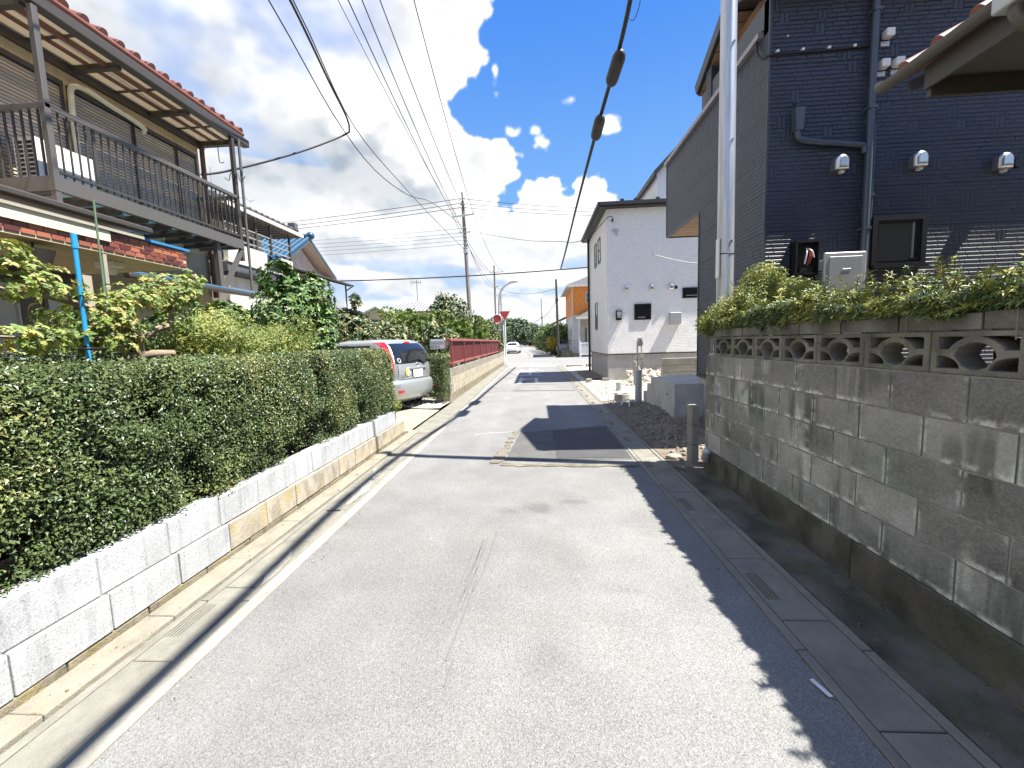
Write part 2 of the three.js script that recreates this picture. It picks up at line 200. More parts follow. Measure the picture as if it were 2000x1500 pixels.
const MT = {
  asphalt: mat(1, 1, 1, 0.92, { map: asphaltMap, bumpMap: asphaltBump, bumpScale: 0.004, vertexColors: true }),
  shadedAsphalt: mat(1, 1, 1, 0.85, { map: shadedAsphaltMap, bumpMap: asphaltBump, bumpScale: 0.003 }),
  paint: mat(0.62, 0.62, 0.60, 0.8, { map: grimeMap }),
  ground: mat(0.24, 0.21, 0.16, 0.95, { map: soilMap }),
  soil: mat(0.26, 0.23, 0.195, 0.95, { map: soilMap, bumpMap: concBump, bumpScale: 0.02 }),
  soilPale: mat(0.52, 0.46, 0.36, 0.95, { map: soilMap }),
  gravel: mat(0.55, 0.52, 0.47, 0.95, { map: concMap, bumpMap: concBump, bumpScale: 0.02 }),
  slab: mat(0.26, 0.25, 0.215, 0.9, { map: concMap, bumpMap: concBump, bumpScale: 0.003 }),
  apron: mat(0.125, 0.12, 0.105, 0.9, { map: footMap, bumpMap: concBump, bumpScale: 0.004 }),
  kerbTan: mat(0.31, 0.285, 0.23, 0.9, { map: concMap, bumpMap: concBump, bumpScale: 0.004 }),
  concPale: mat(0.40, 0.38, 0.33, 0.9, { map: concMap, bumpMap: concBump, bumpScale: 0.003 }),
  concrete: mat(0.58, 0.58, 0.555, 0.85, { map: concMap, bumpMap: concBump, bumpScale: 0.002 }),
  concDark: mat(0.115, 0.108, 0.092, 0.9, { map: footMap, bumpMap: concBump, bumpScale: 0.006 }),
  foundation: mat(0.40, 0.39, 0.365, 0.85, { map: grimeMap }),
  stoneWhite: mat(0.50, 0.51, 0.52, 0.85, { map: stoneMap, bumpMap: concBump, bumpScale: 0.0018 }),
  stoneOld: mat(0.54, 0.50, 0.46, 0.9, { map: stoneOldMap, bumpMap: concBump, bumpScale: 0.004 }),
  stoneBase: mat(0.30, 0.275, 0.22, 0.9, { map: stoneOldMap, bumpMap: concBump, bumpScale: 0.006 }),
  block: mat(1.55, 1.51, 1.42, 0.92, { map: blockMap, bumpMap: blockBump, bumpScale: 0.004 }),
  mortar: mat(0.36, 0.355, 0.33, 0.95, { map: concMap }),
  screen: mat(0.20, 0.195, 0.175, 0.95, { map: footMap, bumpMap: concBump, bumpScale: 0.005 }),
  siding: mat(0.034, 0.042, 0.064, 0.5, { map: sidingMap, bumpMap: sidingBump, bumpScale: 0.011 }),
  sidingTrim: mat(0.05, 0.056, 0.068, 0.5),
  blackMetal: mat(0.012, 0.012, 0.014, 0.4, { metalness: 0.0 }),
  navyPipe: mat(0.06, 0.075, 0.10, 0.35),
  coping: mat(0.30, 0.28, 0.31, 0.45, { metalness: 0.3 }),
  wood: mat(0.30, 0.21, 0.135, 0.6, { map: woodMap }),
  woodWarm: mat(0.42, 0.27, 0.14, 0.6, { map: woodMap }),
  whiteSiding: mat(0.80, 0.795, 0.78, 0.75, { map: whiteSidingMap, bumpMap: whiteSidingBump, bumpScale: 0.005 }),
  whiteWall: mat(0.80, 0.795, 0.78, 0.8),
  galv: mat(0.58, 0.60, 0.62, 0.42, { map: galvMap, metalness: 0.75 }),
  steel: mat(0.62, 0.62, 0.62, 0.28, { metalness: 0.9 }),
  aluGrey: mat(0.42, 0.43, 0.44, 0.4, { metalness: 0.4 }),
  darkGlass: phys(0.012, 0.013, 0.015, 0.06, { clearcoat: 1, clearcoatRoughness: 0.03 }),
  paneGlass: phys(0.05, 0.06, 0.065, 0.05, { clearcoat: 1, clearcoatRoughness: 0.02 }),
  skyGlass: phys(0.30, 0.32, 0.34, 0.04, { metalness: 0.6 }),
  shingle: mat(0.085, 0.085, 0.09, 0.85, { map: shingleMap }),
  roofBlack: mat(0.02, 0.02, 0.022, 0.5),
  beige: mat(0.50, 0.42, 0.28, 0.9, { map: stuccoMap }),
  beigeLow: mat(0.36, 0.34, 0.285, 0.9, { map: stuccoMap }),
  plasterWhite: mat(0.60, 0.585, 0.54, 0.85, { map: stuccoMap }),
  bronze: mat(0.052, 0.045, 0.039, 0.5),
  bronzeGrey: mat(0.092, 0.086, 0.080, 0.45),
  shutter: mat(0.44, 0.38, 0.31, 0.5, { metalness: 0.2 }),
  shutterDark: mat(0.15, 0.135, 0.115, 0.5),
  panelCream: phys(0.50, 0.45, 0.37, 0.55, { transmission: 0.82, thickness: 0 }),
  panelBlue: phys(0.30, 0.52, 0.60, 0.55, { transmission: 0.45, thickness: 0 }),
  redTile: mat(0.19, 0.055, 0.04, 0.45), redTileB: mat(0.26, 0.085, 0.055, 0.45), redTileC: mat(0.095, 0.028, 0.026, 0.45), redTileD: mat(0.34, 0.12, 0.065, 0.5),
  grout: mat(0.42, 0.33, 0.26, 0.9),
  roofTileRed: mat(0.20, 0.075, 0.055, 0.55, { map: grimeMap }),
  roofTileGrey: mat(0.10, 0.105, 0.11, 0.5, { map: grimeMap }),
  roofTileBlue: mat(0.035, 0.095, 0.165, 0.35, { map: grimeMap }),
  brownPipe: mat(0.12, 0.055, 0.035, 0.5),
  ivory: mat(0.62, 0.57, 0.42, 0.6),
  whitePlastic: mat(0.72, 0.72, 0.70, 0.5),
  blueBoard: mat(0.03, 0.19, 0.42, 0.5), bluePole: mat(0.02, 0.30, 0.62, 0.45, { map: grimeMap }),
  cable: mat(0.018, 0.018, 0.02, 0.6), cableGrey: mat(0.16, 0.17, 0.18, 0.6), cablePale: mat(0.5, 0.5, 0.48, 0.6),
  poleConcrete: mat(0.26, 0.235, 0.21, 0.85, { map: concMap }),
  redFence: mat(0.105, 0.016, 0.018, 0.6, { map: grimeMap }), redFrame: mat(0.29, 0.08, 0.07, 0.55, { map: grimeMap }),
  bark: mat(0.12, 0.095, 0.07, 0.9, { map: soilMap }), barkPale: mat(0.30, 0.25, 0.19, 0.9, { map: soilMap }),
  silver: phys(0.37, 0.395, 0.405, 0.36, { metalness: 0.55, clearcoat: 1, clearcoatRoughness: 0.06 }),
  whiteCar: phys(0.78, 0.78, 0.78, 0.35, { clearcoat: 1, clearcoatRoughness: 0.05 }),
  tyre: mat(0.02, 0.02, 0.02, 0.85), lampRed: phys(0.62, 0.012, 0.02, 0.12, { clearcoat: 1 }), lampClear: phys(0.75, 0.72, 0.7, 0.1, { clearcoat: 1 }), lampOrange: phys(0.75, 0.12, 0.03, 0.15, { clearcoat: 1 }),
  blackPlastic: mat(0.02, 0.02, 0.02, 0.6),
  orange: mat(0.72, 0.25, 0.055, 0.85, { map: stuccoMap }), paleGrey: mat(0.55, 0.56, 0.56, 0.85, { map: stuccoMap }),
  signRed: mat(0.50, 0.05, 0.04, 0.55), signWhite: mat(0.75, 0.75, 0.74, 0.55), signOrange: mat(0.55, 0.13, 0.06, 0.6), signBack: mat(0.22, 0.25, 0.24, 0.5, { metalness: 0.3 }),
  green: mat(0.10, 0.17, 0.10, 0.6), yellowLeaf: mat(0.5, 0.38, 0.05, 0.8),
};
MT.shadedAsphalt.map.repeat.set(1, 1);
blockBump.repeat.copy(blockMap.repeat); blockBump.offset.copy(blockMap.offset);
// ---------------------------------------------------------------- the ground, the road and its gutters
struct('ground', (() => { const g = new THREE.PlaneGeometry(2400, 2400, 1, 1).rotateX(-Math.PI / 2).translate(0, -0.06, -400); return wuv(g, 3); })(), MT.ground);
// a sheet laid between a left and a right edge, with its own colour by place
function sheet(xl, xr, zs, y, nx, col, uvs = 1) {
  const pos = [], uv = [], c = [], idx = [];
  zs.forEach((z, j) => { for (let i = 0; i <= nx; i++) { const x = mix(xl(z), xr(z), i / nx); pos.push(x, typeof y === 'function' ? y(x, z) : y, z); uv.push(x / uvs, z / uvs); const k = col ? col(x, z) : [1, 1, 1]; c.push(k[0], k[1], k[2]); if (j && i) { const a = (j - 1) * (nx + 1) + i - 1, b = a + 1, d = j * (nx + 1) + i - 1, e = d + 1; idx.push(a, b, d, b, e, d); } } });
  const g = new THREE.BufferGeometry(); g.setAttribute('position', new THREE.Float32BufferAttribute(pos, 3)); g.setAttribute('uv', new THREE.Float32BufferAttribute(uv, 2)); g.setAttribute('color', new THREE.Float32BufferAttribute(c, 3)); g.setIndex(idx); g.computeVertexNormals(); return g;
}
const range = (a, b, st) => { const r = []; const n = Math.max(1, Math.round(Math.abs((b - a) / st))); for (let i = 0; i <= n; i++) r.push(mix(a, b, i / n)); return r; };
const STAIN = [[-0.02, -3.5, 0.16, 0.10, 0.72], [0.28, -3.62, 0.13, 0.07, 0.76], [-0.28, -3.45, 0.13, 0.06, 0.78], [0.12, -3.25, 0.12, 0.05, 1.14], [-0.05, -3.12, 0.12, 0.05, 1.12], [-0.75, -2.9, 0.07, 0.05, 1.2], [0.45, -2.3, 0.10, 0.04, 0.88], [-0.9, -4.4, 0.5, 0.2, 0.95], [0.5, -3.9, 0.5, 0.25, 0.95]];
function roadColour(x, z) {
  let k = 0.95 + 0.34 * (fbm3(x * 1.1, 0, z * 0.7, 4) - 0.5) + 0.20 * (fbm3(x * 5, 3, z * 5, 3) - 0.5); k *= 1 - 0.08 * ss(0.60, 0.72, fbm3(x * 2.6 + 9, 5, z * 2.2, 4));
  for (const [sx, sz, rx, rz, f] of STAIN) { const q = ((x - sx) / rx) ** 2 + ((z - sz) / rz) ** 2 + (fbm3(x * 18, 1, z * 18, 3) - 0.5) * 1.6; k *= mix(f, 1, ss(0.3, 1.2, q)); }
  k *= 1 + 0.05 * (ss(0.35, 0.1, Math.abs(Math.abs(x + 0.2) - 0.72)) - 0.4);
  const sand = ss(0.52, 0.7, fbm3(x * 4, 7, z * 4, 3)) * 0.25; return [k, k * (1 - 0.02 * sand), k * (1 - 0.10 * sand)];
}
const road = structGroup('road');
mesh('asphalt', sheet(z => z > -6 ? -1.62 : mix(-1.62, -1.95, ss(-6, -22, z)), z => 1.15, [...range(4, -7, 0.07), ...range(-7.4, -24.2, 0.4)], 0, 40, roadColour), MT.asphalt, road);
mesh('asphalt', sheet(z => -60, z => 60, range(-24.2, -36.2, 1), 0, 60, (x, z) => { const k = 1.02 + 0.2 * (fbm3(x * 0.5, 0, z * 0.5, 3) - 0.5); return [k, k, k]; }), MT.asphalt, road);
mesh('asphalt', sheet(z => mix(-4.2, -7.5, ss(-36, -160, z)), z => mix(1.5, -3.4, ss(-36, -160, z)), [...range(-36.2, -60, 1.5), ...range(-64, -260, 8)], 0, 8, (x, z) => { const k = 1.05 + 0.2 * (fbm3(x * 0.5, 0, z * 0.2, 3) - 0.5); return [k, k, k]; }), MT.asphalt, road);
// ribbon of width w through points (x, z) at height y
function ribbon(pts, w, y) { const ls = []; for (let i = 1; i < pts.length; i++) { const a = V(pts[i - 1][0], 0, pts[i - 1][1]), b = V(pts[i][0], 0, pts[i][1]), d = b.clone().sub(a).normalize(), n = V(-d.z, 0, d.x).multiplyScalar(w / 2); ls.push(quad([a.x - n.x, y, a.z - n.z], [a.x + n.x, y, a.z + n.z], [b.x + n.x, y, b.z + n.z], [b.x - n.x, y, b.z - n.z])); } const g = M(ls); const p = g.attributes.normal; for (let i = 0; i < p.count; i++) p.setXYZ(i, 0, 1, 0); return g; }
const flat = (pts, y) => { const s = new THREE.Shape(pts.map(p => new THREE.Vector2(p[0], -p[1]))); const g = new THREE.ShapeGeometry(s).rotateX(-Math.PI / 2).translate(0, y, 0); return wuv(g); };
// trench patch of younger asphalt, shade painted on its right part, with sandy edges, tar seams, scrapes and chalk
const jag = (pts, amp, sd) => { const r = rng(sd), out = []; for (let i = 0; i < pts.length; i++) { const a = pts[i], b = pts[(i + 1) % pts.length], n = Math.max(2, Math.round(Math.hypot(b[0] - a[0], b[1] - a[1]) / 0.08)); for (let k = 0; k < n; k++) out.push([mix(a[0], b[0], k / n) + (r() - 0.5) * amp, mix(a[1], b[1], k / n) + (r() - 0.5) * amp]); } return out; };
MT.patchGrey = mat(0.13, 0.13, 0.128, 0.9, { map: concMap, bumpMap: asphaltBump, bumpScale: 0.003 });
MT.sand = mat(0.215, 0.205, 0.175, 0.95, { map: soilMap });
mesh('trench_patch', flat(jag([[-0.42, -4.95], [1.13, -4.95], [1.13, -6.95], [-0.30, -6.55]], 0.012, 3), 0.004), MT.patchGrey, road);
mesh('trench_patch', flat(jag([[0.22, -5.02], [1.12, -5.02], [1.12, -6.9], [0.22, -6.62]], 0.012, 4), 0.008), MT.shadedAsphalt, road);  // darker sheet: house shadow painted into the colour of the patch
mesh('sand_edge', flat(jag([[-0.60, -4.85], [-0.46, -4.85], [-0.36, -6.2], [-0.33, -6.58], [-0.40, -6.62], [-0.46, -6.0]], 0.07, 5), 0.008), MT.sand, road);
mesh('sand_edge', flat(jag([[-0.45, -4.72], [1.12, -4.66], [1.12, -4.72], [0.4, -4.77], [-0.45, -4.84]], 0.06, 6), 0.008), MT.sand, road);
MT.scrape = mat(0.135, 0.135, 0.132, 0.9);
{ const r = rng(91); const ls = []; for (let i = 0; i < 9; i++) { const x = -0.42 + (r() - 0.5) * 0.12, z0 = -2.95 + r() * 0.5, l = 0.25 + r() * 0.6; ls.push(ribbon([[x, z0], [x - 0.02, z0 + l * 0.5], [x - 0.05, z0 + l]], 0.004 + r() * 0.005, 0.004)); } ls.push(ribbon([[-0.34, -3.05], [-0.36, -2.7], [-0.37, -2.55]], 0.012, 0.0045)); ls.push(ribbon([[-0.42, -1.75], [-0.43, -1.6]], 0.008, 0.004)); mesh('scrape_mark', M(ls), MT.scrape, road); }
mesh('chalk_line', ribbon([[-1.02, -6.45], [-0.75, -6.55], [-0.42, -6.6]], 0.014, 0.004), MT.paint, road);
MT.seam = mat(0.075, 0.075, 0.078, 0.8);
mesh('tar_seam', ribbon([[-0.75, -12.3], [0.4, -12.15], [1.1, -12.1]], 0.16, 0.004), MT.patchGrey, road);
mesh('tar_seam', ribbon([[-0.6, -14.0], [1.1, -13.9]], 0.05, 0.004), MT.seam, road);
mesh('tan_apron', flat(jag([[-1.6, -26.2], [1.0, -26.4], [1.0, -27.6], [-1.6, -27.4]], 0.15, 8), 0.004), MT.concPale, road);
// painted stop line and the worn word on the road
mesh('stop_line', flat([[-1.7, -24.3], [1.15, -24.3], [1.15, -24.75], [-1.7, -24.75]], 0.004), MT.paint, road);
function strokes(name, list, cx, cz, w, l) { list.forEach(([x0, z0, x1, z1, t]) => mesh(name, ribbon([[cx + x0 * w, cz - z0 * l], [cx + x1 * w, cz - z1 * l]], t, 0.0085), MT.paint, road)); }
strokes('letter_stroke', [[0, 0.05, 0, 0.95, 0.13], [-0.28, 0.05, -0.28, 0.5, 0.13], [0, 0.55, 0.32, 0.55, 0.22], [-0.45, 0.02, 0.45, 0.02, 0.24]], -0.35, -20.4, 1.5, 2.4);
strokes('letter_stroke', [[0.02, 0.2, 0.02, 1, 0.14], [-0.42, 0.8, 0.42, 0.8, 0.2], [-0.4, 0.56, 0.4, 0.56, 0.2], [0.02, 0.2, -0.3, 0.1, 0.14], [-0.3, 0.1, -0.2, 0.3, 0.12], [-0.2, 0.32, 0.4, 0.05, 0.14]], -0.35, -17.4, 1.45, 2.4);
strokes('letter_stroke', [[-0.2, 0, -0.2, 1, 0.14], [-0.45, 0.75, -0.05, 0.75, 0.2], [-0.45, 0.2, -0.1, 0.6, 0.14], [-0.1, 0.62, 0.22, 0.85, 0.13], [0.22, 0.85, 0.22, 0.1, 0.13], [0.22, 0.08, 0.48, 0.2, 0.16]], -0.35, -14.4, 1.4, 2.3);

// gutters: precast cover slabs laid end to end, each with a lifting slot or a grating
function slab(w, l, t, slots) {
  const s = new THREE.Shape([[-w / 2, -l / 2], [w / 2, -l / 2], [w / 2, l / 2], [-w / 2, l / 2]].map(p => new THREE.Vector2(...p)));
  for (const [x, y, a, b] of slots) { const h = new THREE.Path(); h.moveTo(x - a / 2, y - b / 2); h.lineTo(x + a / 2, y - b / 2); h.lineTo(x + a / 2, y + b / 2); h.lineTo(x - a / 2, y + b / 2); h.closePath(); s.holes.push(h); }
  const g = new THREE.ExtrudeGeometry(s, { depth: t - 0.004, bevelEnabled: true, bevelThickness: 0.004, bevelSize: 0.004, bevelOffset: -0.004, bevelSegments: 1 }); g.rotateX(-Math.PI / 2); return g;
}
const grating = [0, 1, 2, 3].map(i => [-0.085 + i * 0.018, 0.0, 0.009, 0.26]);
const notch = [[0.0, 0.278, 0.13, 0.022]];
MT.gutterDark = mat(0.03, 0.03, 0.03, 0.95);
function gutter(name, x0, x1, zStart, zEnd, pitch, m, every, phase, y) {
  const g = structGroup(name), w = x1 - x0 - 0.104, cx = (x0 + x1) / 2; for (let z = zStart; z > zEnd; z -= 2) for (const [a, b] of [[x0, x0 + 0.046], [x1 - 0.046, x1]]) mesh('gutter_rim', wuv(rbx(a, b, -0.05, y + 0.002, Math.max(z - 1.994, zEnd), z, 0.005), 1, z * 0.3, a), m, g); const r = rng(name.length * 31 + 5);
  mesh('channel', bx(x0, x1, -0.05, y - 0.075, zEnd, zStart), MT.gutterDark, g);
  const base = [slab(w, pitch - 0.006, 0.07, []), slab(w, pitch - 0.006, 0.07, grating), slab(w, pitch - 0.006, 0.07, notch)];
  let n = 0; for (let z = zStart; z > zEnd; z -= pitch, n++) { const k = (n + phase) % every === 0 ? 1 : r() < 0.45 ? 2 : 0; const ge = wuv(base[k].clone().translate(cx, y - 0.07 + (r() - 0.5) * 0.004, z - pitch / 2), 1, r(), r()); mesh('cover_slab', ge, m, g); }
  return g;
}
const gutR = gutter('gutter_right', 1.155, 1.49, -0.24 + 0.6 * 4, -24, 0.6, MT.slab, 2, 1, 0.006);
const gutL = gutter('gutter_left', -2.0, -1.70, -0.53 + 0.59 * 4, -6.6, 0.59, MT.slab, 3, 0, 0.006);
mesh('edge_strip', bx(-1.70, -1.622, -0.05, 0.007, -24, 4), MT.concPale, gutL);
{ const g = gutL; let n = 0; const r = rng(77); for (let z = -6.6; z > -25.5; z -= 0.5, n++) { const xo = -0.02 * Math.max(0, (-z - 8)) * 0.5; mesh('cover_slab', wuv(rbx(-2.13, -1.71 + Math.max(xo, -0.2) * 0.6, -0.05, 0.012 + r() * 0.006, z - 0.494, z, 0.006), 1, r(), r()), MT.slab, g); } }
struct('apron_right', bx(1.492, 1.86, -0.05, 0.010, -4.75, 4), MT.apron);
struct('kerb_strip', (() => { const ls = []; const r = rng(8); for (let z = 4; z > -6.7; z -= 0.6) ls.push(rbx(-2.16, -2.002, -0.05, 0.030 + r() * 0.004, z - 0.597, z, 0.008)); return M(ls); })(), MT.kerbTan);
// far kerbs
struct('pavement_edge', M([bx(-2.6, -2.15, -0.05, 0.02, -24.4, -10), bx(1.5, 1.7, -0.05, 0.03, -260, -36.5)]), MT.concPale);

// spilt mortar on the left covers, grit and dry leaves along both gutters
mesh('mortar_spill', flat(jag([[-1.78, -4.2], [-1.73, -3.95], [-1.75, -3.6], [-1.80, -3.55], [-1.82, -3.9], [-1.86, -4.3]], 0.03, 21), 0.0125), MT.concPale, gutL);
mesh('mortar_spill', flat(jag([[-1.93, -4.75], [-1.83, -4.6], [-1.80, -4.3], [-1.86, -4.35], [-1.95, -4.6]], 0.03, 22), 0.0125), MT.concPale, gutL);
mesh('mortar_spill', flat(jag([[-1.80, -2.75], [-1.73, -2.62], [-1.72, -2.3], [-1.78, -2.4]], 0.025, 23), 0.0125), MT.concPale, gutL);
// ---------------------------------------------------------------- yards on both sides
struct('yard_left', bx(-22, -2.33, -0.05, 0.38, -6.55, 8), MT.soil);
struct('driveway', (() => sheet(() => -7.5, () => -2.17, range(-6.7, -8.9, 0.2), (x, z) => 0.02 + 0.06 * ss(-2.2, -3.2, x), 10, null))(), (() => { const m = MT.concPale.clone(); m.color = rgb(0.44, 0.38, 0.28); return m; })());
struct('driveway_gravel', sheet(() => -12, () => -2.15, range(-8.9, -24, 0.3), (x, z) => 0.03 + 0.05 * fbm3(x * 2, 0, z * 2, 3) + 0.05 * ss(-2.2, -3.2, x), 40, null), MT.gravel);
const soilH = (x, z) => { const ed = ss(1.5, 1.9, x) * ss(-4.6, -5.2, z) ; return 0.012 + ed * (0.02 + 0.20 * Math.pow(fbm3(x * 1.7, 0, z * 1.7, 4), 1.6) + 0.08 * fbm3(x * 7, 1, z * 7, 3)) * ss(1.5, 2.3, x) * mix(1, 0.35, ss(-7.6, -9.6, z)); };
struct('soil_bank', sheet(() => 1.493, () => 2.72, range(-4.6, -9.7, 0.045), soilH, 30, null), MT.soil);
struct('building_lot', sheet(() => 1.493, () => 14, range(-9.7, -24.2, 0.25), (x, z) => 0.015 + 0.05 * fbm3(x * 1.6, 0, z * 1.6, 3) * ss(1.5, 1.9, x), 60, null), MT.gravel);
struct('soil_strip', sheet(() => 1.75, () => 2.42, range(-14.6, -18.6, 0.1), (x, z) => 0.06 + 0.05 * fbm3(x * 4, 2, z * 4, 3), 10, null), MT.soil);
struct('yard_right', bx(1.96, 14, -0.05, 0.30, -4.45, 8), MT.soil);
struct('side_path', bx(2.72, 14, -0.05, 0.26, -5.15, -4.46), MT.concrete);
// loose stones: nobody could count them
function scatterStones(name, area, n, size, m, sd, yf) {
  const r = rng(sd), geo = new THREE.IcosahedronGeometry(1, 0); const p = geo.attributes.position; for (let i = 0; i < p.count; i++) { const k = 0.75 + 0.5 * h3(Math.round(p.getX(i) * 50), Math.round(p.getY(i) * 50), Math.round(p.getZ(i) * 50)); p.setXYZ(i, p.getX(i) * k, p.getY(i) * k * 0.7, p.getZ(i) * k); } geo.computeVertexNormals();
  const im = new THREE.InstancedMesh(geo, m, n), o = new THREE.Object3D(), c = new THREE.Color();
  for (let i = 0; i < n; i++) { const x = mix(area[0], area[1], r()), z = mix(area[2], area[3], r()), s = size * (0.4 + r() * r() * 1.6); o.position.set(x, yf(x, z) + s * 0.25, z); o.rotation.set(r() * 6, r() * 6, r() * 6); o.scale.setScalar(s); o.updateMatrix(); im.setMatrixAt(i, o.matrix); const k = 0.6 + r() * 0.6; im.setColorAt(i, c.setRGB(k, k * 0.98, k * 0.94)); }
  im.name = numbered(name); im.castShadow = im.receiveShadow = true; im.userData.kind = 'stuff'; scene.add(im); return im;
}
MT.litter = mat(0.16, 0.12, 0.075, 0.95); MT.grit = mat(0.26, 0.25, 0.23, 0.95);
tag(scatterStones('grit', [-1.74, -1.5, 0.5, -12], 300, 0.004, MT.grit, 65, () => 0.004), 'fine grit washed against the left road edge', 'grit');
tag(scatterStones('grit', [1.0, 1.2, 0.5, -10], 260, 0.004, MT.grit, 66, () => 0.004), 'fine grit washed against the right road edge', 'grit');
tag(scatterStones('leaf_litter', [1.5, 1.78, 0.5, -4.5], 130, 0.008, MT.litter, 67, () => 0.010), 'dry leaf litter at the foot of the block wall', 'litter');
tag(scatterStones('leaf_litter', [-2.14, -2.0, 0.5, -6.5], 80, 0.007, MT.litter, 68, () => 0.030), 'dry leaf litter at the foot of the stone wall', 'litter');
const lotY = (x, z) => 0.015 + 0.05 * fbm3(x * 1.6, 0, z * 1.6, 3) * ss(1.5, 1.9, x);
MT.stones = mat(0.58, 0.55, 0.5, 0.95); MT.clods = mat(0.27, 0.24, 0.205, 0.95);
tag(scatterStones('gravel', [1.6, 5.5, -9.2, -14.3], 5200, 0.022, MT.stones, 61, lotY), 'pale crushed gravel spread over the building plot', 'gravel');
tag(scatterStones('gravel', [-4.4, -2.25, -8.95, -10.2], 1500, 0.022, MT.stones, 62, (x, z) => 0.03 + 0.05 * fbm3(x * 2, 0, z * 2, 3) + 0.05 * ss(-2.2, -3.2, x)), 'white gravel beside the parked silver car', 'gravel');
tag(scatterStones('soil_clods', [1.6, 2.7, -4.75, -9.6], 1500, 0.022, MT.clods, 63, soilH), 'dug brown clods of earth below the concrete porch', 'soil');
tag(scatterStones('rubble', [3.0, 5.6, -13.3, -14.35], 420, 0.06, MT.stones, 64, (x, z) => 0.08 + 0.25 * ss(-13.2, -14.2, z)), 'pale rubble heaped along the white house foundation', 'rubble');
struct('rubble_bank', sheet(() => 2.9, () => 5.7, range(-13.0, -14.39, 0.1), (x, z) => 0.02 + 0.26 * ss(-13.0, -14.2, z) * (0.6 + 0.8 * fbm3(x * 3, 0, z * 3, 3)) * ss(2.9, 3.4, x), 30, null), MT.soilPale);
// ---------------------------------------------------------------- left retaining wall, stone by stone
{
  const w = thing('stone_retaining_wall', 'low wall of white and tan stone blocks under the long clipped hedge', 'wall'), r = rng(5);
  mesh('wall_core', bx(-2.32, -2.175, 0.0, 0.455, -6.15, 4), MT.mortar, w);
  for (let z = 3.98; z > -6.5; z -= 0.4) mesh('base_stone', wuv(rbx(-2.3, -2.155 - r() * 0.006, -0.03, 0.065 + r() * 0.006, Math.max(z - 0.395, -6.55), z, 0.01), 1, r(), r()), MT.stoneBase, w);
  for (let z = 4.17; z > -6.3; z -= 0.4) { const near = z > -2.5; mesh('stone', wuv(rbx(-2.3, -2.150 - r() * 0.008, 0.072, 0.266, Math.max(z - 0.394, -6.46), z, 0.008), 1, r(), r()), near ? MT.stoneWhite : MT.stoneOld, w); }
  for (let z = 4.03; z > -6.1; z -= 0.389) mesh('stone', wuv(rbx(-2.3, -2.165 - r() * 0.008, 0.272, 0.468 + r() * 0.006, Math.max(z - 0.384, -6.13), z, 0.008), 1, r(), r()), MT.stoneWhite, w);
}
// ---------------------------------------------------------------- foliage
function leaf(len, w, fold = 0.2, droop = 0.15) {
  const g = new THREE.BufferGeometry(), f = fold * w, p = [];
  const L = [[0, 0, 0], [-w * 0.42, f, len * 0.3], [0, 0, len * 0.36], [w * 0.42, f, len * 0.3], [-w * 0.4, f - droop * len * 0.4, len * 0.66], [0, -droop * len * 0.45, len * 0.7], [w * 0.4, f - droop * len * 0.4, len * 0.66], [0, -droop * len, len]];
  const T = len > 0.035 ? [[0, 1, 2], [0, 2, 3], [1, 4, 5], [1, 5, 2], [2, 5, 6], [2, 6, 3], [4, 7, 5], [5, 7, 6]] : [[0, 1, 7], [0, 7, 3]];
  for (const t of T) for (const i of t) p.push(...L[i]); g.setAttribute('position', new THREE.Float32BufferAttribute(p, 3)); g.computeVertexNormals(); return g;
}
function cluster(n, rad, len, w, sd, opt = {}) {
  const r = rng(sd), ls = [];
  for (let i = 0; i < n; i++) {
    const g = leaf(len * (0.7 + r() * 0.5), w * (0.75 + r() * 0.45), opt.fold ?? 0.2, opt.droop ?? 0.2), o = new THREE.Object3D();
    if (opt.whorl) { o.rotation.order = 'YXZ'; o.rotation.set(-(opt.tilt ?? 0.5) + (r() - 0.5) * 0.7, i / n * 6.283 + r() * 0.6, (r() - 0.5) * 0.6); o.position.set(0, (r() - 0.5) * rad * 0.5, 0); }
    else { o.rotation.order = 'YXZ'; o.rotation.set((r() - 0.6) * 1.9, r() * 6.283, (r() - 0.5) * 1.2); o.position.set((r() - 0.5) * 2 * rad, (r() - 0.5) * 2 * rad, (r() - 0.5) * 2 * rad); }
    o.updateMatrix(); g.applyMatrix4(o.matrix); ls.push(g);
  }
  return mergeGeometries(ls);
}
const tint = (r, c, v) => { const k = 1 + (r() - 0.5) * 2 * v; const h = (r() - 0.5) * v * 0.8; return [c[0] * k * (1 + h), c[1] * k, c[2] * k * (1 - h)]; };
function leaves(name, parent, geo, m, pts, cols, sd, smin = 0.7, smax = 1.3, up = 0.5) {
  const r = rng(sd), im = new THREE.InstancedMesh(geo, m, pts.length), o = new THREE.Object3D(), c = new THREE.Color(), q = new THREE.Quaternion(), d = new THREE.Vector3();
  pts.forEach((p, i) => { o.position.set(p[0], p[1], p[2]); d.set((p[3] || 0) + (r() - 0.5) * 0.7, (p[4] || 0) + up + (r() - 0.5) * 0.5, (p[5] || 0) + (r() - 0.5) * 0.7).normalize(); q.setFromUnitVectors(_up, d); o.quaternion.setFromAxisAngle(d, r() * 6.283).multiply(q); o.scale.setScalar(mix(smin, smax, r())); o.updateMatrix(); im.setMatrixAt(i, o.matrix); const k = p[6] ?? (r() * cols.length | 0); im.setColorAt(i, c.setRGB(...tint(r, cols[Math.min(k, cols.length - 1)], 0.22))); });
  im.name = name; im.castShadow = im.receiveShadow = true; im.userData.kind = 'stuff'; parent.add(im); return im;
}
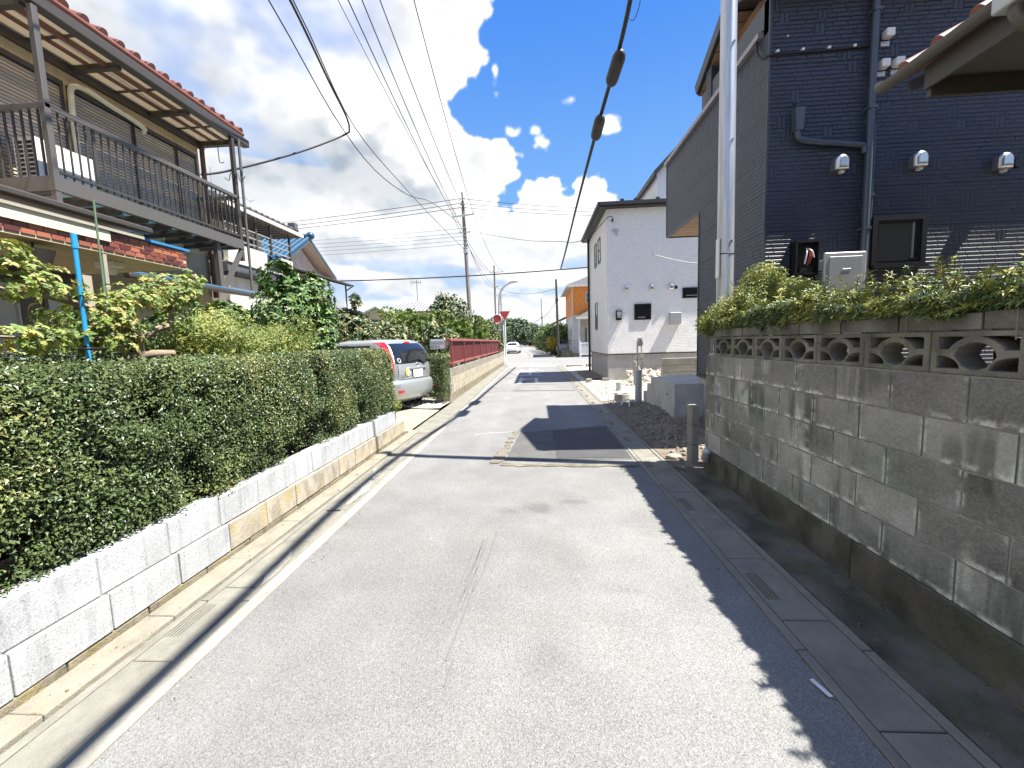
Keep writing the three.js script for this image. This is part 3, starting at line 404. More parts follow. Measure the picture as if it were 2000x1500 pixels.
// points through a union of ellipsoids, mostly near the skin, with gaps
function crownPts(blobs, n, sd, inner = 0.55, gap = 0.42, gs = 2.2) {
  const r = rng(sd), tot = blobs.reduce((s, b) => s + Math.pow(b[3] * b[4] * b[5], 2 / 3), 0), out = [];
  for (const b of blobs) {
    const k = Math.round(n * Math.pow(b[3] * b[4] * b[5], 2 / 3) / tot);
    for (let i = 0; i < k; i++) {
      const t = r() * 6.283, c = r() * 2 - 1, s = Math.sqrt(1 - c * c), nx = s * Math.cos(t), ny = c, nz = s * Math.sin(t), f = mix(inner, 1.06, Math.sqrt(r()));
      const x = b[0] + nx * b[3] * f, y = b[1] + ny * b[4] * f, z = b[2] + nz * b[5] * f;
      if (fbm3(x * gs + 5, y * gs, z * gs, 2) < gap - 0.25 + (1 - f) * 0.3 + r() * 0.2) continue;
      out.push([x, y, z, nx, ny, nz]);
    }
  }
  return out;
}
function limbs(list) { return M(list.map(([pts, r0, r1]) => { const c = new THREE.CatmullRomCurve3(pts.map(p => V(...p))); const g = new THREE.TubeGeometry(c, Math.max(6, pts.length * 4), 1, 7); const pos = g.attributes.position, ns = 8, rows = pos.count / ns; for (let i = 0; i < rows; i++) { const t = i / (rows - 1), ctr = c.getPointAt(t), rr = mix(r0, r1, t) * (0.9 + 0.2 * n3(t * 9, r0 * 50, 1)); for (let k = 0; k < ns; k++) { const j = i * ns + k; pos.setXYZ(j, ctr.x + (pos.getX(j) - ctr.x) * rr, ctr.y + (pos.getY(j) - ctr.y) * rr, ctr.z + (pos.getZ(j) - ctr.z) * rr); } } g.computeVertexNormals(); return wuv(g, 0.5); })); }
MT.leafGloss = mat(1, 1, 1, 0.42, { side: THREE.DoubleSide });
MT.leafSoft = phys(1, 1, 1, 0.62, { side: THREE.DoubleSide, transmission: 0.45, thickness: 0 });
MT.leafFar = mat(1, 1, 1, 0.6, { side: THREE.DoubleSide });
MT.hedgeCore = mat(0.035, 0.032, 0.022, 0.95, { map: soilMap });  // dark fill of the solid boxes added inside the hedges
const CL = {
  box: cluster(11, 0.042, 0.024, 0.015, 21), boxB: cluster(11, 0.05, 0.022, 0.014, 22),
  big: cluster(6, 0.03, 0.13, 0.065, 23, { whorl: 1, tilt: 0.35, droop: 0.25 }),
  lance: cluster(9, 0.05, 0.075, 0.019, 24, { whorl: 1, tilt: 0.6, droop: 0.3 }),
  nand: cluster(12, 0.07, 0.055, 0.014, 25, { droop: 0.3 }),
  cit: cluster(8, 0.05, 0.085, 0.04, 26, { whorl: 1, tilt: 0.5 }),
  cam: cluster(7, 0.05, 0.075, 0.038, 27, { whorl: 1, tilt: 0.3 }),
  far: cluster(7, 0.16, 0.16, 0.09, 28), fir: cluster(9, 0.10, 0.16, 0.035, 29, { whorl: 1, tilt: 1.0, droop: 0.1 }), vfar: cluster(7, 0.5, 0.5, 0.3, 30),
};
// the long clipped hedge
{
  const h = thing('hedge', 'long clipped dark green hedge on top of the stone retaining wall', 'hedge'), r = rng(12), P = [];
  const bulge = (y, z) => 0.06 * (fbm3(0, y * 2.4, z * 1.6, 3) - 0.5) * 2 + 0.05 * Math.sin((y - 0.42) / 0.98 * Math.PI);
  const low = z => 0.44 + 0.08 * fbm3(9, 0, z * 2.2, 3);
  const tone = (a, b) => { const q = fbm3(a * 2.2 + 4, 6, b * 2.2, 3) + (r() - 0.5) * 0.5; return q < 0.42 ? 0 : q < 0.58 ? 1 : q < 0.72 ? 2 : 3; };
  const add = (n, f) => { for (let i = 0; i < n; i++) { const p = f(); if (p) P.push(p); } };
  const cz = () => r() < 0.93 ? mix(-0.4, -6.30, r()) : mix(3, -0.4, r());
  add(18500, () => { const z = cz(), y0 = low(z), y = mix(y0, 1.385, r()), dp = r() * r() * 0.16; if (y < y0 + 0.1 && r() < 0.35) return null; const hole = fbm3(3, y * 3.2, z * 3.2, 3); if (hole < 0.36 && dp < 0.07) return null; let x = -2.235 + bulge(y, z) - dp; if (y > 1.31) x -= (y - 1.31) ** 2 * 9; if (z < -6.15) x -= ((-6.15 - z) ** 2) * 6; return [x, y + (r() - 0.5) * 0.02, z, 1, 0.25, 0, tone(y, z)]; });
  add(9000, () => { const z = cz(), x = mix(-3.1, -2.29, r()); return [x, 1.375 + 0.035 * (fbm3(x * 3, 1, z * 3, 3) - 0.5) * 2 - r() * r() * 0.1 - ss(-2.38, -2.27, x) * 0.04, z, 0, 1, 0, tone(x, z)]; });
  add(1500, () => { const x = mix(-3.1, -2.34, r()), y = mix(0.42, 1.36, r()); return [x, y, -6.32 + r() * r() * 0.12 + 0.04 * fbm3(x * 3, y * 3, 2, 2), 0, 0.2, -1, tone(x, y)]; });
  const A = P.filter((p, i) => i % 2), B = P.filter((p, i) => !(i % 2)), cols = [[0.062, 0.096, 0.030], [0.092, 0.130, 0.040], [0.13, 0.165, 0.048], [0.185, 0.19, 0.06]];
  leaves('foliage', h, CL.box, MT.leafGloss, A, cols, 31, 0.8, 1.25, 0.25); leaves('foliage', h, CL.boxB, MT.leafGloss, B, cols, 32, 0.8, 1.25, 0.25);
  const core = new RoundedBoxGeometry(0.5, 0.80, 9.2, 3, 0.12).translate(-2.70, 0.90, -1.62); mesh('light_block_core', wuv(core), MT.hedgeCore, h);  // solid dark box added inside the leaves to block light
  const st = []; for (let z = -6.1; z < 2; z += 0.33) st.push([[[-2.75, 0.36, z], [-2.72 + (r() - 0.5) * 0.1, 0.5, z + (r() - 0.5) * 0.1], [-2.8, 0.75, z + (r() - 0.5) * 0.2]], 0.016, 0.01]); mesh('stem', limbs(st), MT.barkPale, h);
  const sh = thing('sprig', 'bright green sprig growing from the far end of the stone wall', 'plant'); leaves('foliage', sh, CL.box, MT.leafSoft, crownPts([[-2.18, 0.55, -6.12, 0.08, 0.10, 0.08]], 60, 3, 0.2), [[0.25, 0.32, 0.05]], 9); mesh('stem', bar(V(-2.2, 0.45, -6.1), V(-2.18, 0.56, -6.12), 0.006), MT.bark, sh);
}
// ---------------------------------------------------------------- right block wall
{
  const w = thing('block_wall', 'stained grey concrete block wall with pierced screen blocks on top', 'wall'), r = rng(15), P = 0.386;
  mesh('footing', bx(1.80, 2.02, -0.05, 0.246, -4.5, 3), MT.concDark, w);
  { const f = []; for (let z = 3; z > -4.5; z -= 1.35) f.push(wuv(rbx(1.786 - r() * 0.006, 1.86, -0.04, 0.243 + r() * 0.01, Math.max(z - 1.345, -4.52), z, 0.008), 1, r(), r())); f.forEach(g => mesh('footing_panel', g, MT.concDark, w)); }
  mesh('mortar_bed', bx(1.8055, 1.94, 0.246, 1.250, -4.51, 3), MT.mortar, w);
  for (let row = 0; row < 5; row++) {
    const y0 = 0.252 + row * 0.2, ph = row % 2 ? -4.14 - P / 2 : -4.14;
    for (let z = ph - P; z < 1.7; z += P) { const a = Math.max(z + 0.005, -4.52), b = z + P - 0.005; if (b - a < 0.05) continue; mesh('block', rbx(1.80 - r() * 0.003, 1.945, y0, y0 + 0.192, a, b, 0.004), MT.block, w); }
  }
  mesh('block', rbx(1.80, 1.945, 1.252, 1.437, -4.52, -4.335, 0.005), MT.block, w);
  // pierced screen block, outline in (z, y)
  const s = new THREE.Shape([[-0.19, 0], [0.19, 0], [0.19, 0.186], [-0.19, 0.186]].map(p => new THREE.Vector2(...p)));
  const hole = pts => s.holes.push(new THREE.Path(pts.map(p => new THREE.Vector2(...p))));
  const arc = (cx, cy, rx, ry, a0, a1, n = 12) => range(a0, a1, (a1 - a0) / n).map(a => [cx + rx * Math.cos(a), cy + ry * Math.sin(a)]);
  const PI = Math.PI;
  hole([...arc(0, 0.075, 0.082, 0.062, PI * 0.98, PI * 0.02), [0.045, 0.035], [0.012, 0.022], [-0.012, 0.022], [-0.045, 0.035]]); // the eye
  for (const k of [-1, 1]) {
    let a = [[k * 0.158, 0.162], [k * 0.022, 0.162], ...arc(0, 0.068, 0.122 * k, 0.094, PI * 0.42, PI * 0.14, 8), [k * 0.158, 0.108]]; if (k > 0) a = a.reverse(); hole(a);
    let b = [[k * 0.158, 0.024], [k * 0.158, 0.078], ...arc(k * 0.158, 0.024, -k * 0.098, 0.054, PI * 0.5, 0, 8)]; if (k < 0) b = b.reverse(); hole(b);
  }
  const sg = new THREE.ExtrudeGeometry(s, { depth: 0.10, bevelEnabled: true, bevelThickness: 0.004, bevelSize: 0.003, bevelOffset: -0.003, bevelSegments: 1, curveSegments: 6 }); sg.rotateY(Math.PI / 2);
  for (let z = -4.135; z < 1.6; z += P) mesh('screen_block', wuv(sg.clone().translate(1.803 + r() * 0.004, 1.252, z), 1, r(), r()), MT.screen, w);
  for (let z = -4.52; z < 1.6; z += 0.39) mesh('coping_block', wuv(rbx(1.796 - r() * 0.006, 1.95, 1.442, 1.512 + r() * 0.01, z + 0.004, z + 0.386, 0.006), 1, r(), r()), MT.screen, w);
  // rain pipe end and weep hole
  const d = thing('drain_pipe', 'short grey plastic drain pipe poking from the wall footing', 'pipe'); mesh('pipe', new THREE.CylinderGeometry(0.045, 0.045, 0.10, 16).rotateX(0.5).translate(1.765, 0.19, -4.40), MT.aluGrey, d); mesh('cap', new THREE.SphereGeometry(0.046, 14, 8, 0, 6.3, 0, 1.6).rotateX(0.5).translate(1.765, 0.235, -4.375), MT.aluGrey, d);
}
// trailing shrub along the top of the block wall
{
  const h = thing('trailing_shrub', 'leafy trailing shrub spilling over the top of the block wall', 'shrub'), r = rng(41), P = [];
  for (let i = 0; i < 13000; i++) { const z = mix(0.4, -4.62, Math.pow(r(), 0.85)), t = r(), top = 1.60 + 0.09 * fbm3(1, 0, z * 1.7, 3) * 2 - 0.04 + (z < -3.9 ? -0.05 : 0); let x, y, nx = 0; if (t < 0.45) { x = 1.80 - 0.06 * r() + 0.05 * fbm3(z * 3, 4, 1, 2); y = mix(1.525 - 0.07 * ss(0.55, 0.68, fbm3(4, 0, z * 2.5, 3)), top - 0.03, r()); nx = -1; } else { x = mix(1.76, 2.4, r()); y = top - 0.13 * Math.pow(Math.abs(x - 2.0) / 0.4, 2) + (r() - 0.7) * 0.09; } P.push([x, y, z, nx, 0.4, 0, r() < 0.22 + 0.35 * ss(0.5, 0.62, fbm3(8, 0, z * 2, 2)) ? 2 : (r() * 2 | 0)]); }
  const sh = []; for (let i = 0; i < 300; i++) { const z = mix(0.2, -4.6, r()), x0 = 1.8 + r() * 0.3, l = 0.06 + r() * r() * 0.17, dx = (r() - 0.62) * 0.9, dz = (r() - 0.5) * 0.9, n = 2 + (l * 22 | 0); sh.push([[[x0, 1.56, z], [x0 + dx * l * 0.4, 1.6 + l * 0.6, z + dz * l * 0.4], [x0 + dx * l, 1.6 + l, z + dz * l]], 0.003, 0.0015]); for (let k = 0; k < n; k++) { const t = 0.35 + 0.65 * (k + 1) / n; P.push([x0 + dx * l * t, 1.6 + l * t, z + dz * l * t, dx, 0.6, dz, r() < 0.5 ? 2 : 1]); } } mesh('shoot', limbs(sh), MT.bark, h);
  leaves('foliage', h, CL.lance, MT.leafGloss, P, [[0.085, 0.130, 0.045], [0.13, 0.175, 0.06], [0.30, 0.30, 0.06]], 42, 0.28, 0.60, 0.5);
  mesh('stem', limbs([...Array(26)].map((_, i) => { const z = 0.2 - i * 0.185; return [[[2.1, 1.2, z], [2.0, 1.48, z + 0.05], [1.86, 1.56, z - 0.05]], 0.009, 0.005]; })), MT.bark, h);
  const b = structGroup('planting_bed'); mesh('soil', bx(1.955, 2.35, 0.28, 1.20, -4.35, 2), MT.soil, b); mesh('brick_edge', bx(2.352, 2.45, 0.28, 1.24, -4.40, 2), MT.concDark, b);
  const v = thing('dangling_root', 'pale dry root hanging over the nearer screen blocks', 'root'); mesh('root', tube([V(1.785, 1.50, -2.13), V(1.782, 1.45, -2.12), V(1.786, 1.41, -2.135), V(1.784, 1.36, -2.12)], 0.0025, 12, 5), MT.barkPale, v);
  const v2 = thing('dangling_root', 'pale dry root hanging over the wall at the right edge', 'root'); mesh('root', tube([V(1.785, 1.52, -1.66), V(1.782, 1.46, -1.655), V(1.786, 1.40, -1.66)], 0.0025, 10, 5), MT.barkPale, v2);
  const v3 = thing('dangling_root', 'thin dry root hanging over the middle screen blocks', 'root'); mesh('root', tube([V(1.785, 1.50, -3.17), V(1.782, 1.46, -3.16), V(1.786, 1.42, -3.165)], 0.002, 10, 5), MT.barkPale, v3);
}
{
  const n = thing('nandina_bush', 'bright yellow green feathery bush beside the steel pole', 'bush');
  const st = [], r = rng(17); for (let i = 0; i < 9; i++) st.push([[[2.16, 1.2, -4.2 + r() * 0.1], [2.12 + (r() - 0.5) * 0.2, 1.7, -4.25 + (r() - 0.5) * 0.3], [2.15 + (r() - 0.5) * 0.5, 2.0, -4.2 + (r() - 0.5) * 0.5]], 0.008, 0.003]); mesh('stem', limbs(st), MT.bark, n);
  leaves('foliage', n, CL.nand, MT.leafSoft, crownPts([[2.16, 1.78, -4.22, 0.22, 0.2, 0.24], [2.2, 1.98, -4.2, 0.14, 0.12, 0.15], [2.40, 1.83, -4.05, 0.20, 0.10, 0.2], [1.98, 1.66, -4.42, 0.2, 0.12, 0.18], [1.85, 1.58, -4.55, 0.12, 0.08, 0.12]], 1150, 18, 0.3), [[0.30, 0.34, 0.05], [0.42, 0.40, 0.055], [0.18, 0.25, 0.045]], 19, 0.5, 0.95, 0.7);
}
// ---------------------------------------------------------------- dark house on the right
for (const m of [MT.siding]) { m.map.repeat.set(1 / 1.82, 1 / 0.91); m.bumpMap.repeat.copy(m.map.repeat); }
for (const m of [MT.whiteSiding]) { m.map.repeat.set(1 / 1.82, 1 / 0.91); m.bumpMap.repeat.copy(m.map.repeat); }
function archHood(w, h, d) { // stainless vent hood: arched front, open below
  const s = new THREE.Shape(); s.moveTo(-w / 2, 0); s.lineTo(w / 2, 0); s.lineTo(w / 2, h - w / 2); s.absarc(0, h - w / 2, w / 2, 0, Math.PI); s.closePath();
  const g = new THREE.ExtrudeGeometry(s, { depth: d * 0.6, bevelEnabled: true, bevelThickness: d * 0.4, bevelSize: d * 0.38, bevelOffset: -d * 0.38, bevelSegments: 5, curveSegments: 14 }); g.translate(0, 0, -d * 0.1); return g;
}
function frameZ(x0, x1, y0, y1, z0, z1, t) { return M([bx(x0, x1, y1 - t, y1, z0, z1), bx(x0, x1, y0, y0 + t, z0, z1), bx(x0, x0 + t, y0 + t, y1 - t, z0, z1), bx(x1 - t, x1, y0 + t, y1 - t, z0, z1)]); }
function frameX(x0, x1, y0, y1, z0, z1, t) { return M([bx(x0, x1, y1 - t, y1, z0, z1), bx(x0, x1, y0, y0 + t, z0, z1), bx(x0, x1, y0 + t, y1 - t, z0, z0 + t), bx(x0, x1, y0 + t, y1 - t, z1 - t, z1)]); }
{
  const h = thing('dark_house', 'two storey navy blue house clad in embossed brick siding', 'house'), r = rng(25);
  mesh('wall', M([bx(2.716, 9, 0.8, 5.23, -7.14, -5.186), bx(2.716, 9, 3.5, 4.86, -8.85, -7.14), bx(4.6, 9, 0.3, 3.5, -8.85, -7.14)]), MT.sidingTrim, h);
  mesh('foundation', M([bx(2.735, 9, -0.05, 0.80, -7.12, -5.21), bx(2.735, 4.6, 0, 0.66, -8.85, -7.12)]), MT.concrete, h);
  mesh('base_trim', M([bx(2.685, 2.72, 0.78, 0.812, -7.16, -5.16), bx(2.69, 9, 0.78, 0.812, -5.19, -5.155)]), MT.blackMetal, h);
  // siding boards: near wall
  for (let k = 0, y = 0.815; y < 5.15; y += 0.455, k++) for (const [a, b] of [[2.712, 5.73], [5.733, 8.9]]) mesh('siding_panel', wuv(bx(a, b, y, Math.min(y + 0.452, 5.22), -5.186, -5.170), 1, (k * 0.37) % 1, (k * 0.5)), MT.siding, h);
  // street wall
  for (let k = 0, y = 0.815; y < 3.4; y += 0.455, k++) mesh('siding_panel', wuv(bx(2.700, 2.716, y, Math.min(y + 0.452, 3.478), -7.14, -5.186), 1, (k * 0.41) % 1, k * 0.5), MT.siding, h);
  for (let k = 0, y = 3.481; y < 4.8; y += 0.455, k++) for (const [a, b] of [[-8.21, -5.186], [-8.86, -8.214]]) mesh('siding_panel', wuv(bx(2.700, 2.716, y, Math.min(y + 0.452, 4.86), a, b), 1, (k * 0.31) % 1, k * 0.5), MT.siding, h);
  mesh('siding_panel', bx(2.716, 2.95, 4.862, 5.32, -5.33, -5.172), MT.siding, h); mesh('siding_panel', bx(2.702, 2.95, 4.932, 5.45, -6.95, -6.76), MT.siding, h);
  for (const g of [bx(2.692, 2.716, 0.815, 5.25, -5.186, -5.164), bx(2.692, 2.714, 3.48, 4.86, -8.87, -8.85), bx(2.692, 2.714, 0.815, 3.45, -7.162, -7.14)]) mesh('corner_trim', g, MT.sidingTrim, h);
  mesh('coping', bx(2.65, 2.9, 4.862, 4.925, -8.89, -5.335), MT.coping, h); mesh('coping_joint', bx(2.7, 2.94, 4.926, 4.945, -8.86, -5.34), MT.blackMetal, h);
  for (let y = 4.95, k = 0; y < 5.6; y += 0.12, k++) mesh('wood_plank', wuv(bx(2.952, 2.97, y, y + 0.116, -6.76, -5.33), 0.7, 0, k * 0.29), MT.wood, h);
  for (let x = 2.705, k = 0; x < 4.55; x += 0.15, k++) mesh('soffit_board', wuv(bx(x, x + 0.146, 3.468, 3.480, -8.85, -7.165), 0.7, k * 0.17, 0), MT.woodWarm, h);
  mesh('soffit_trim', M([bx(2.70, 2.74, 3.455, 3.481, -8.86, -7.16), bx(2.74, 4.6, 3.455, 3.467, -8.86, -8.81)]), MT.blackMetal, h);
  mesh('soffit_light', new THREE.CylinderGeometry(0.05, 0.05, 0.012, 20).translate(3.05, 3.463, -8.0), MT.whitePlastic, h);
  // gable roof, ridge square to the street
  const up = [[-7.27, 5.30], [-6.22, 5.80], [-4.965, 5.225]], rise = 0.15;
  const roof = mesh('roof', prismX([...up, ...[...up].reverse().map(([z, y]) => [z, y + rise])].map(p => p), 2.70, 9.3), MT.roofBlack, h);
  mesh('verge_board', M([rod(V(2.685, 5.40, -7.30), V(2.685, 5.90, -6.22), 0.03, 0.17), rod(V(2.685, 5.90, -6.22), V(2.685, 5.33, -4.965), 0.03, 0.17)]), MT.sidingTrim, roof);
  mesh('eave_soffit', prismX([[-7.25, 5.285], [-6.22, 5.775], [-6.22, 5.785], [-7.25, 5.295]], 2.72, 3.4), MT.wood, roof);
  mesh('gutter', M([bx(2.7, 9.2, 5.20, 5.28, -4.975, -4.925), bx(2.66, 2.698, 5.18, 5.29, -4.985, -4.92)]), MT.blackMetal, roof);
  // pipes
  const pipe = mesh('downpipe', M([bar(V(3.78, 0.35, -5.11), V(3.78, 5.2, -5.11), 0.036, 14), ...[1.4, 2.6, 3.9, 4.9].map(y => bx(3.735, 3.825, y, y + 0.03, -5.17, -5.07))]), MT.navyPipe, h);
  mesh('service_pipe', M([bar(V(3.845, 0.4, -5.13), V(3.845, 3.75, -5.13), 0.014, 8), bx(3.82, 3.87, 2.98, 3.0, -5.17, -5.11)]), MT.navyPipe, h);
  const hop = mesh('rain_hopper', prismZ([[2.955, 3.96], [3.06, 3.96], [3.045, 3.72], [2.97, 3.72]], -5.168, -5.08), MT.navyPipe, h);
  mesh('hopper_outlet', tube([V(3.005, 3.73, -5.12), V(3.01, 3.66, -5.12), V(3.06, 3.625, -5.12), V(3.68, 3.535, -5.12), V(3.73, 3.52, -5.12), V(3.74, 3.44, -5.12)], 0.032, 30, 10), MT.navyPipe, hop); mesh('hopper_pin', bar(V(2.99, 4.03, -5.168), V(2.99, 4.03, -5.10), 0.012), MT.navyPipe, hop);
  const cab = mesh('wall_cable', tube([V(2.76, 4.93, -5.36), V(2.685, 4.88, -5.40), V(2.66, 4.72, -5.36), V(2.668, 4.60, -5.27), V(2.69, 4.565, -5.17), V(2.74, 4.565, -5.145), V(3.2, 4.57, -5.15), V(3.76, 4.585, -5.15)], 0.014, 60, 6), MT.cable, h);
  for (const x of [2.76, 3.03, 3.31, 3.58]) mesh('cable_clip', bx(x, x + 0.025, 4.575, 4.60, -5.168, -5.125), MT.whitePlastic, cab);
  mesh('hook', bar(V(2.86, 4.74, -5.17), V(2.85, 4.71, -5.09), 0.01), MT.steel, h);
  // window
  const win = mesh('window_frame', M([frameZ(3.86, 4.45, 2.17, 2.745, -5.172, -5.10, 0.055), bx(3.86, 4.45, 2.16, 2.19, -5.172, -5.06), frameZ(3.91, 4.40, 2.24, 2.70, -5.165, -5.12, 0.03)]), MT.blackMetal, h);
  mesh('pane', bx(3.93, 4.38, 2.26, 2.68, -5.166, -5.150), MT.paneGlass, win);
  mesh('sash_edge', bx(4.33, 4.345, 2.27, 2.67, -5.150, -5.140), MT.aluGrey, win);
  // vent hoods low and high
  for (const [x, y] of [[3.49, 3.27], [4.33, 3.26], [5.22, 3.19]]) { const v = mesh('vent_hood', archHood(0.15, 0.17, 0.11).translate(x, y, -5.168), MT.steel, h); mesh('drip_lip', bx(x + 0.005, x + 0.045, y - 0.025, y - 0.002, -5.168, -5.12), MT.whitePlastic, v); }
  for (const [x, y] of [[3.93, 4.67], [3.90, 4.36], [4.05, 4.37]]) { const v = mesh('square_vent', rbx(x - 0.045, x + 0.045, y - 0.035, y + 0.05, -5.17, -5.08, 0.015, 2), MT.whitePlastic, h); mesh('vent_plate', bx(x - 0.05, x + 0.04, y - 0.10, y - 0.05, -5.17, -5.155), MT.aluGrey, v); }
  mesh('pipe_hole', new THREE.CylinderGeometry(0.05, 0.05, 0.02, 20).rotateX(Math.PI / 2).translate(5.42, 3.26, -5.165), MT.blackMetal, h);
  // open electric box with loose wires
  const mb = mesh('meter_box', M([frameZ(3.0, 3.27, 2.12, 2.50, -5.17, -5.06, 0.02), bx(3.0, 3.27, 2.12, 2.50, -5.17, -5.15), bx(3.05, 3.2, 2.14, 2.2, -5.15, -5.08)]), MT.blackMetal, h);
  mesh('loose_wire', M([tube([V(3.14, 2.42, -5.10), V(3.12, 2.36, -5.06), V(3.10, 2.24, -5.06)], 0.008, 10, 6), tube([V(3.15, 2.42, -5.10), V(3.17, 2.38, -5.05), V(3.20, 2.31, -5.06)], 0.008, 10, 6)]), MT.whitePlastic, mb);
  mesh('loose_wire', M([tube([V(3.145, 2.42, -5.10), V(3.15, 2.34, -5.05), V(3.13, 2.22, -5.06)], 0.006, 10, 6), tube([V(3.15, 2.42, -5.10), V(3.165, 2.34, -5.045), V(3.155, 2.24, -5.06)], 0.006, 10, 6)]), MT.signRed, mb);
  // concrete porch block with its side steps
  const p = thing('concrete_porch', 'raw concrete porch block with side steps below the dark house', 'porch');
  mesh('block', bx(2.27, 2.733, -0.05, 0.675, -8.4, -6.97), MT.concrete, p); mesh('step', bx(2.27, 2.733, -0.05, 0.52, -8.68, -8.402), MT.concrete, p); mesh('step', bx(2.27, 2.733, -0.05, 0.33, -8.98, -8.682), MT.concrete, p);
  mesh('tie_hole', new THREE.CylinderGeometry(0.018, 0.018, 0.01, 10).rotateZ(Math.PI / 2).translate(2.267, 0.46, -7.35), MT.gutterDark, p);
}
{ // gas water heater
  const w = thing('water_heater', 'grey metal water heater standing beside the dark house wall', 'heater');
  mesh('case', rbx(3.255, 3.68, 0.55, 2.27, -5.12, -4.95, 0.02, 2), MT.aluGrey, w);
  mesh('front_panel', rbx(3.235, 3.685, 0.6, 2.335, -4.97, -4.93, 0.018, 2), MT.aluGrey, w);
  mesh('inner_panel', rbx(3.285, 3.635, 0.7, 2.285, -4.935, -4.920, 0.006, 2), (() => { const m = MT.aluGrey.clone(); m.color = rgb(0.36, 0.37, 0.375); return m; })(), w);
  const l = []; for (let y = 1.1; y < 2.15; y += 0.028) l.push(bx(3.25, 3.256, y, y + 0.012, -5.10, -5.0)); stuff(mesh('louvre', M(l), MT.blackMetal, w));
  mesh('badge', rbx(3.42, 3.51, 2.125, 2.15, -4.922, -4.916, 0.003), MT.steel, w);
  for (const x of [3.3, 3.62]) mesh('stand_leg', bar(V(x, 0.26, -5.05), V(x, 0.56, -5.05), 0.02), MT.blackMetal, w);
}
{ // steel pole
  const p = thing('steel_pole', 'tall tapered galvanised steel pole at the far end of the block wall', 'pole');
  mesh('shaft', bar(V(2.03, 0.0, -4.62), V(1.985, 8.15, -4.60), 0.088, 28, 0.066), MT.galv, p);
  const at = y => V(mix(2.03, 1.985, y / 8.15), y, mix(-4.62, -4.60, y / 8.15));
  for (const y of [1.62, 2.42, 3.42, 4.34]) { const c = at(y), rr = mix(0.088, 0.066, y / 8.15); const b = mesh('bolt', new THREE.CylinderGeometry(0.014, 0.014, 0.02, 10).rotateX(Math.PI / 2).translate(c.x + 0.02, y, c.z + rr), MT.steel, p); mesh('hole', new THREE.CylinderGeometry(0.007, 0.007, 0.004, 8).rotateX(Math.PI / 2).translate(c.x + 0.02, y, c.z + rr + 0.011), MT.blackMetal, b); }
  const pl = mesh('number_plate', bx(1.925, 1.937, 2.06, 2.46, -4.63, -4.56), MT.whitePlastic, p); mesh('strap', new THREE.TorusGeometry(0.082, 0.006, 6, 28).rotateX(Math.PI / 2).translate(2.017, 2.30, -4.614), MT.cable, pl);
  mesh('cross_band', M([new THREE.CylinderGeometry(0.085, 0.085, 0.08, 20).translate(1.987, 7.7, -4.6), rod(V(1.3, 7.72, -4.6), V(2.3, 7.72, -4.6), 0.06, 0.06), rod(V(1.55, 7.2, -4.6), V(2.1, 7.2, -4.6), 0.05, 0.05)]), MT.galv, p);
}
{ // neighbour's eave, top right
  const e = thing('tiled_eave_house', 'low neighbouring house with a brown tiled eave and metal gutter', 'house'), zF = -3.82;
  mesh('wall', bx(4.15, 8, 0.28, 3.42, -3.4, 3), MT.beige, e);
  mesh('soffit', bx(3.08, 4.3, 3.36, 3.375, zF + 0.22, 3), MT.bronze, e);
  mesh('fascia', M([bx(3.06, 3.085, 3.30, 3.47, zF + 0.2, 3), bx(3.085, 4.6, 3.24, 3.36, zF + 0.2, zF + 0.235)]), MT.bronze, e);
  mesh('end_board', prismZ([[3.085, 3.375], [3.085, 3.46], [6.2, 4.86], [6.2, 4.5]], zF + 0.02, zF + 0.05), MT.bronze, e);
  const roof = mesh('roof', prismZ([[3.0, 3.46], [3.0, 3.50], [6.2, 4.94], [6.2, 4.88]], zF, 3), MT.roofTileRed, e);
  for (let z = zF + 0.14; z < 1; z += 0.275) mesh('cover_tile', M([0, 1, 2].map(i => bar(V(2.955 + i * 0.24, 3.50 + i * 0.108, z), V(3.215 + i * 0.24, 3.625 + i * 0.108, z), 0.055, 12))), MT.roofTileRed, roof);
  const gs = new THREE.Shape(); gs.absarc(0, 0, 0.055, Math.PI, 2 * Math.PI); gs.lineTo(0.048, 0); gs.absarc(0, 0, 0.048, 2 * Math.PI, Math.PI, true);
  const gg = new THREE.ExtrudeGeometry(gs, { depth: 5.2, bevelEnabled: false, curveSegments: 12 }).translate(2.985, 3.505, zF - 0.12);
  const gut = mesh('gutter', M([wuv(gg), new THREE.CylinderGeometry(0.054, 0.054, 0.01, 18, 1, false, Math.PI / 2, Math.PI).rotateX(Math.PI / 2).translate(2.985, 3.505, zF - 0.12)]), MT.bronzeGrey, e);
  mesh('gutter_box', rbx(2.92, 3.05, 3.40, 3.53, -3.02, -2.84, 0.015, 2), MT.aluGrey, gut);
  mesh('downpipe', tube([V(2.985, 3.42, -2.93), V(2.99, 3.34, -2.93), V(3.05, 3.28, -2.92), V(3.6, 3.15, -2.9), V(4.08, 3.05, -2.9), V(4.11, 2.9, -2.9), V(4.11, 0.4, -2.9)], 0.036, 60, 12), MT.bronzeGrey, e);
}
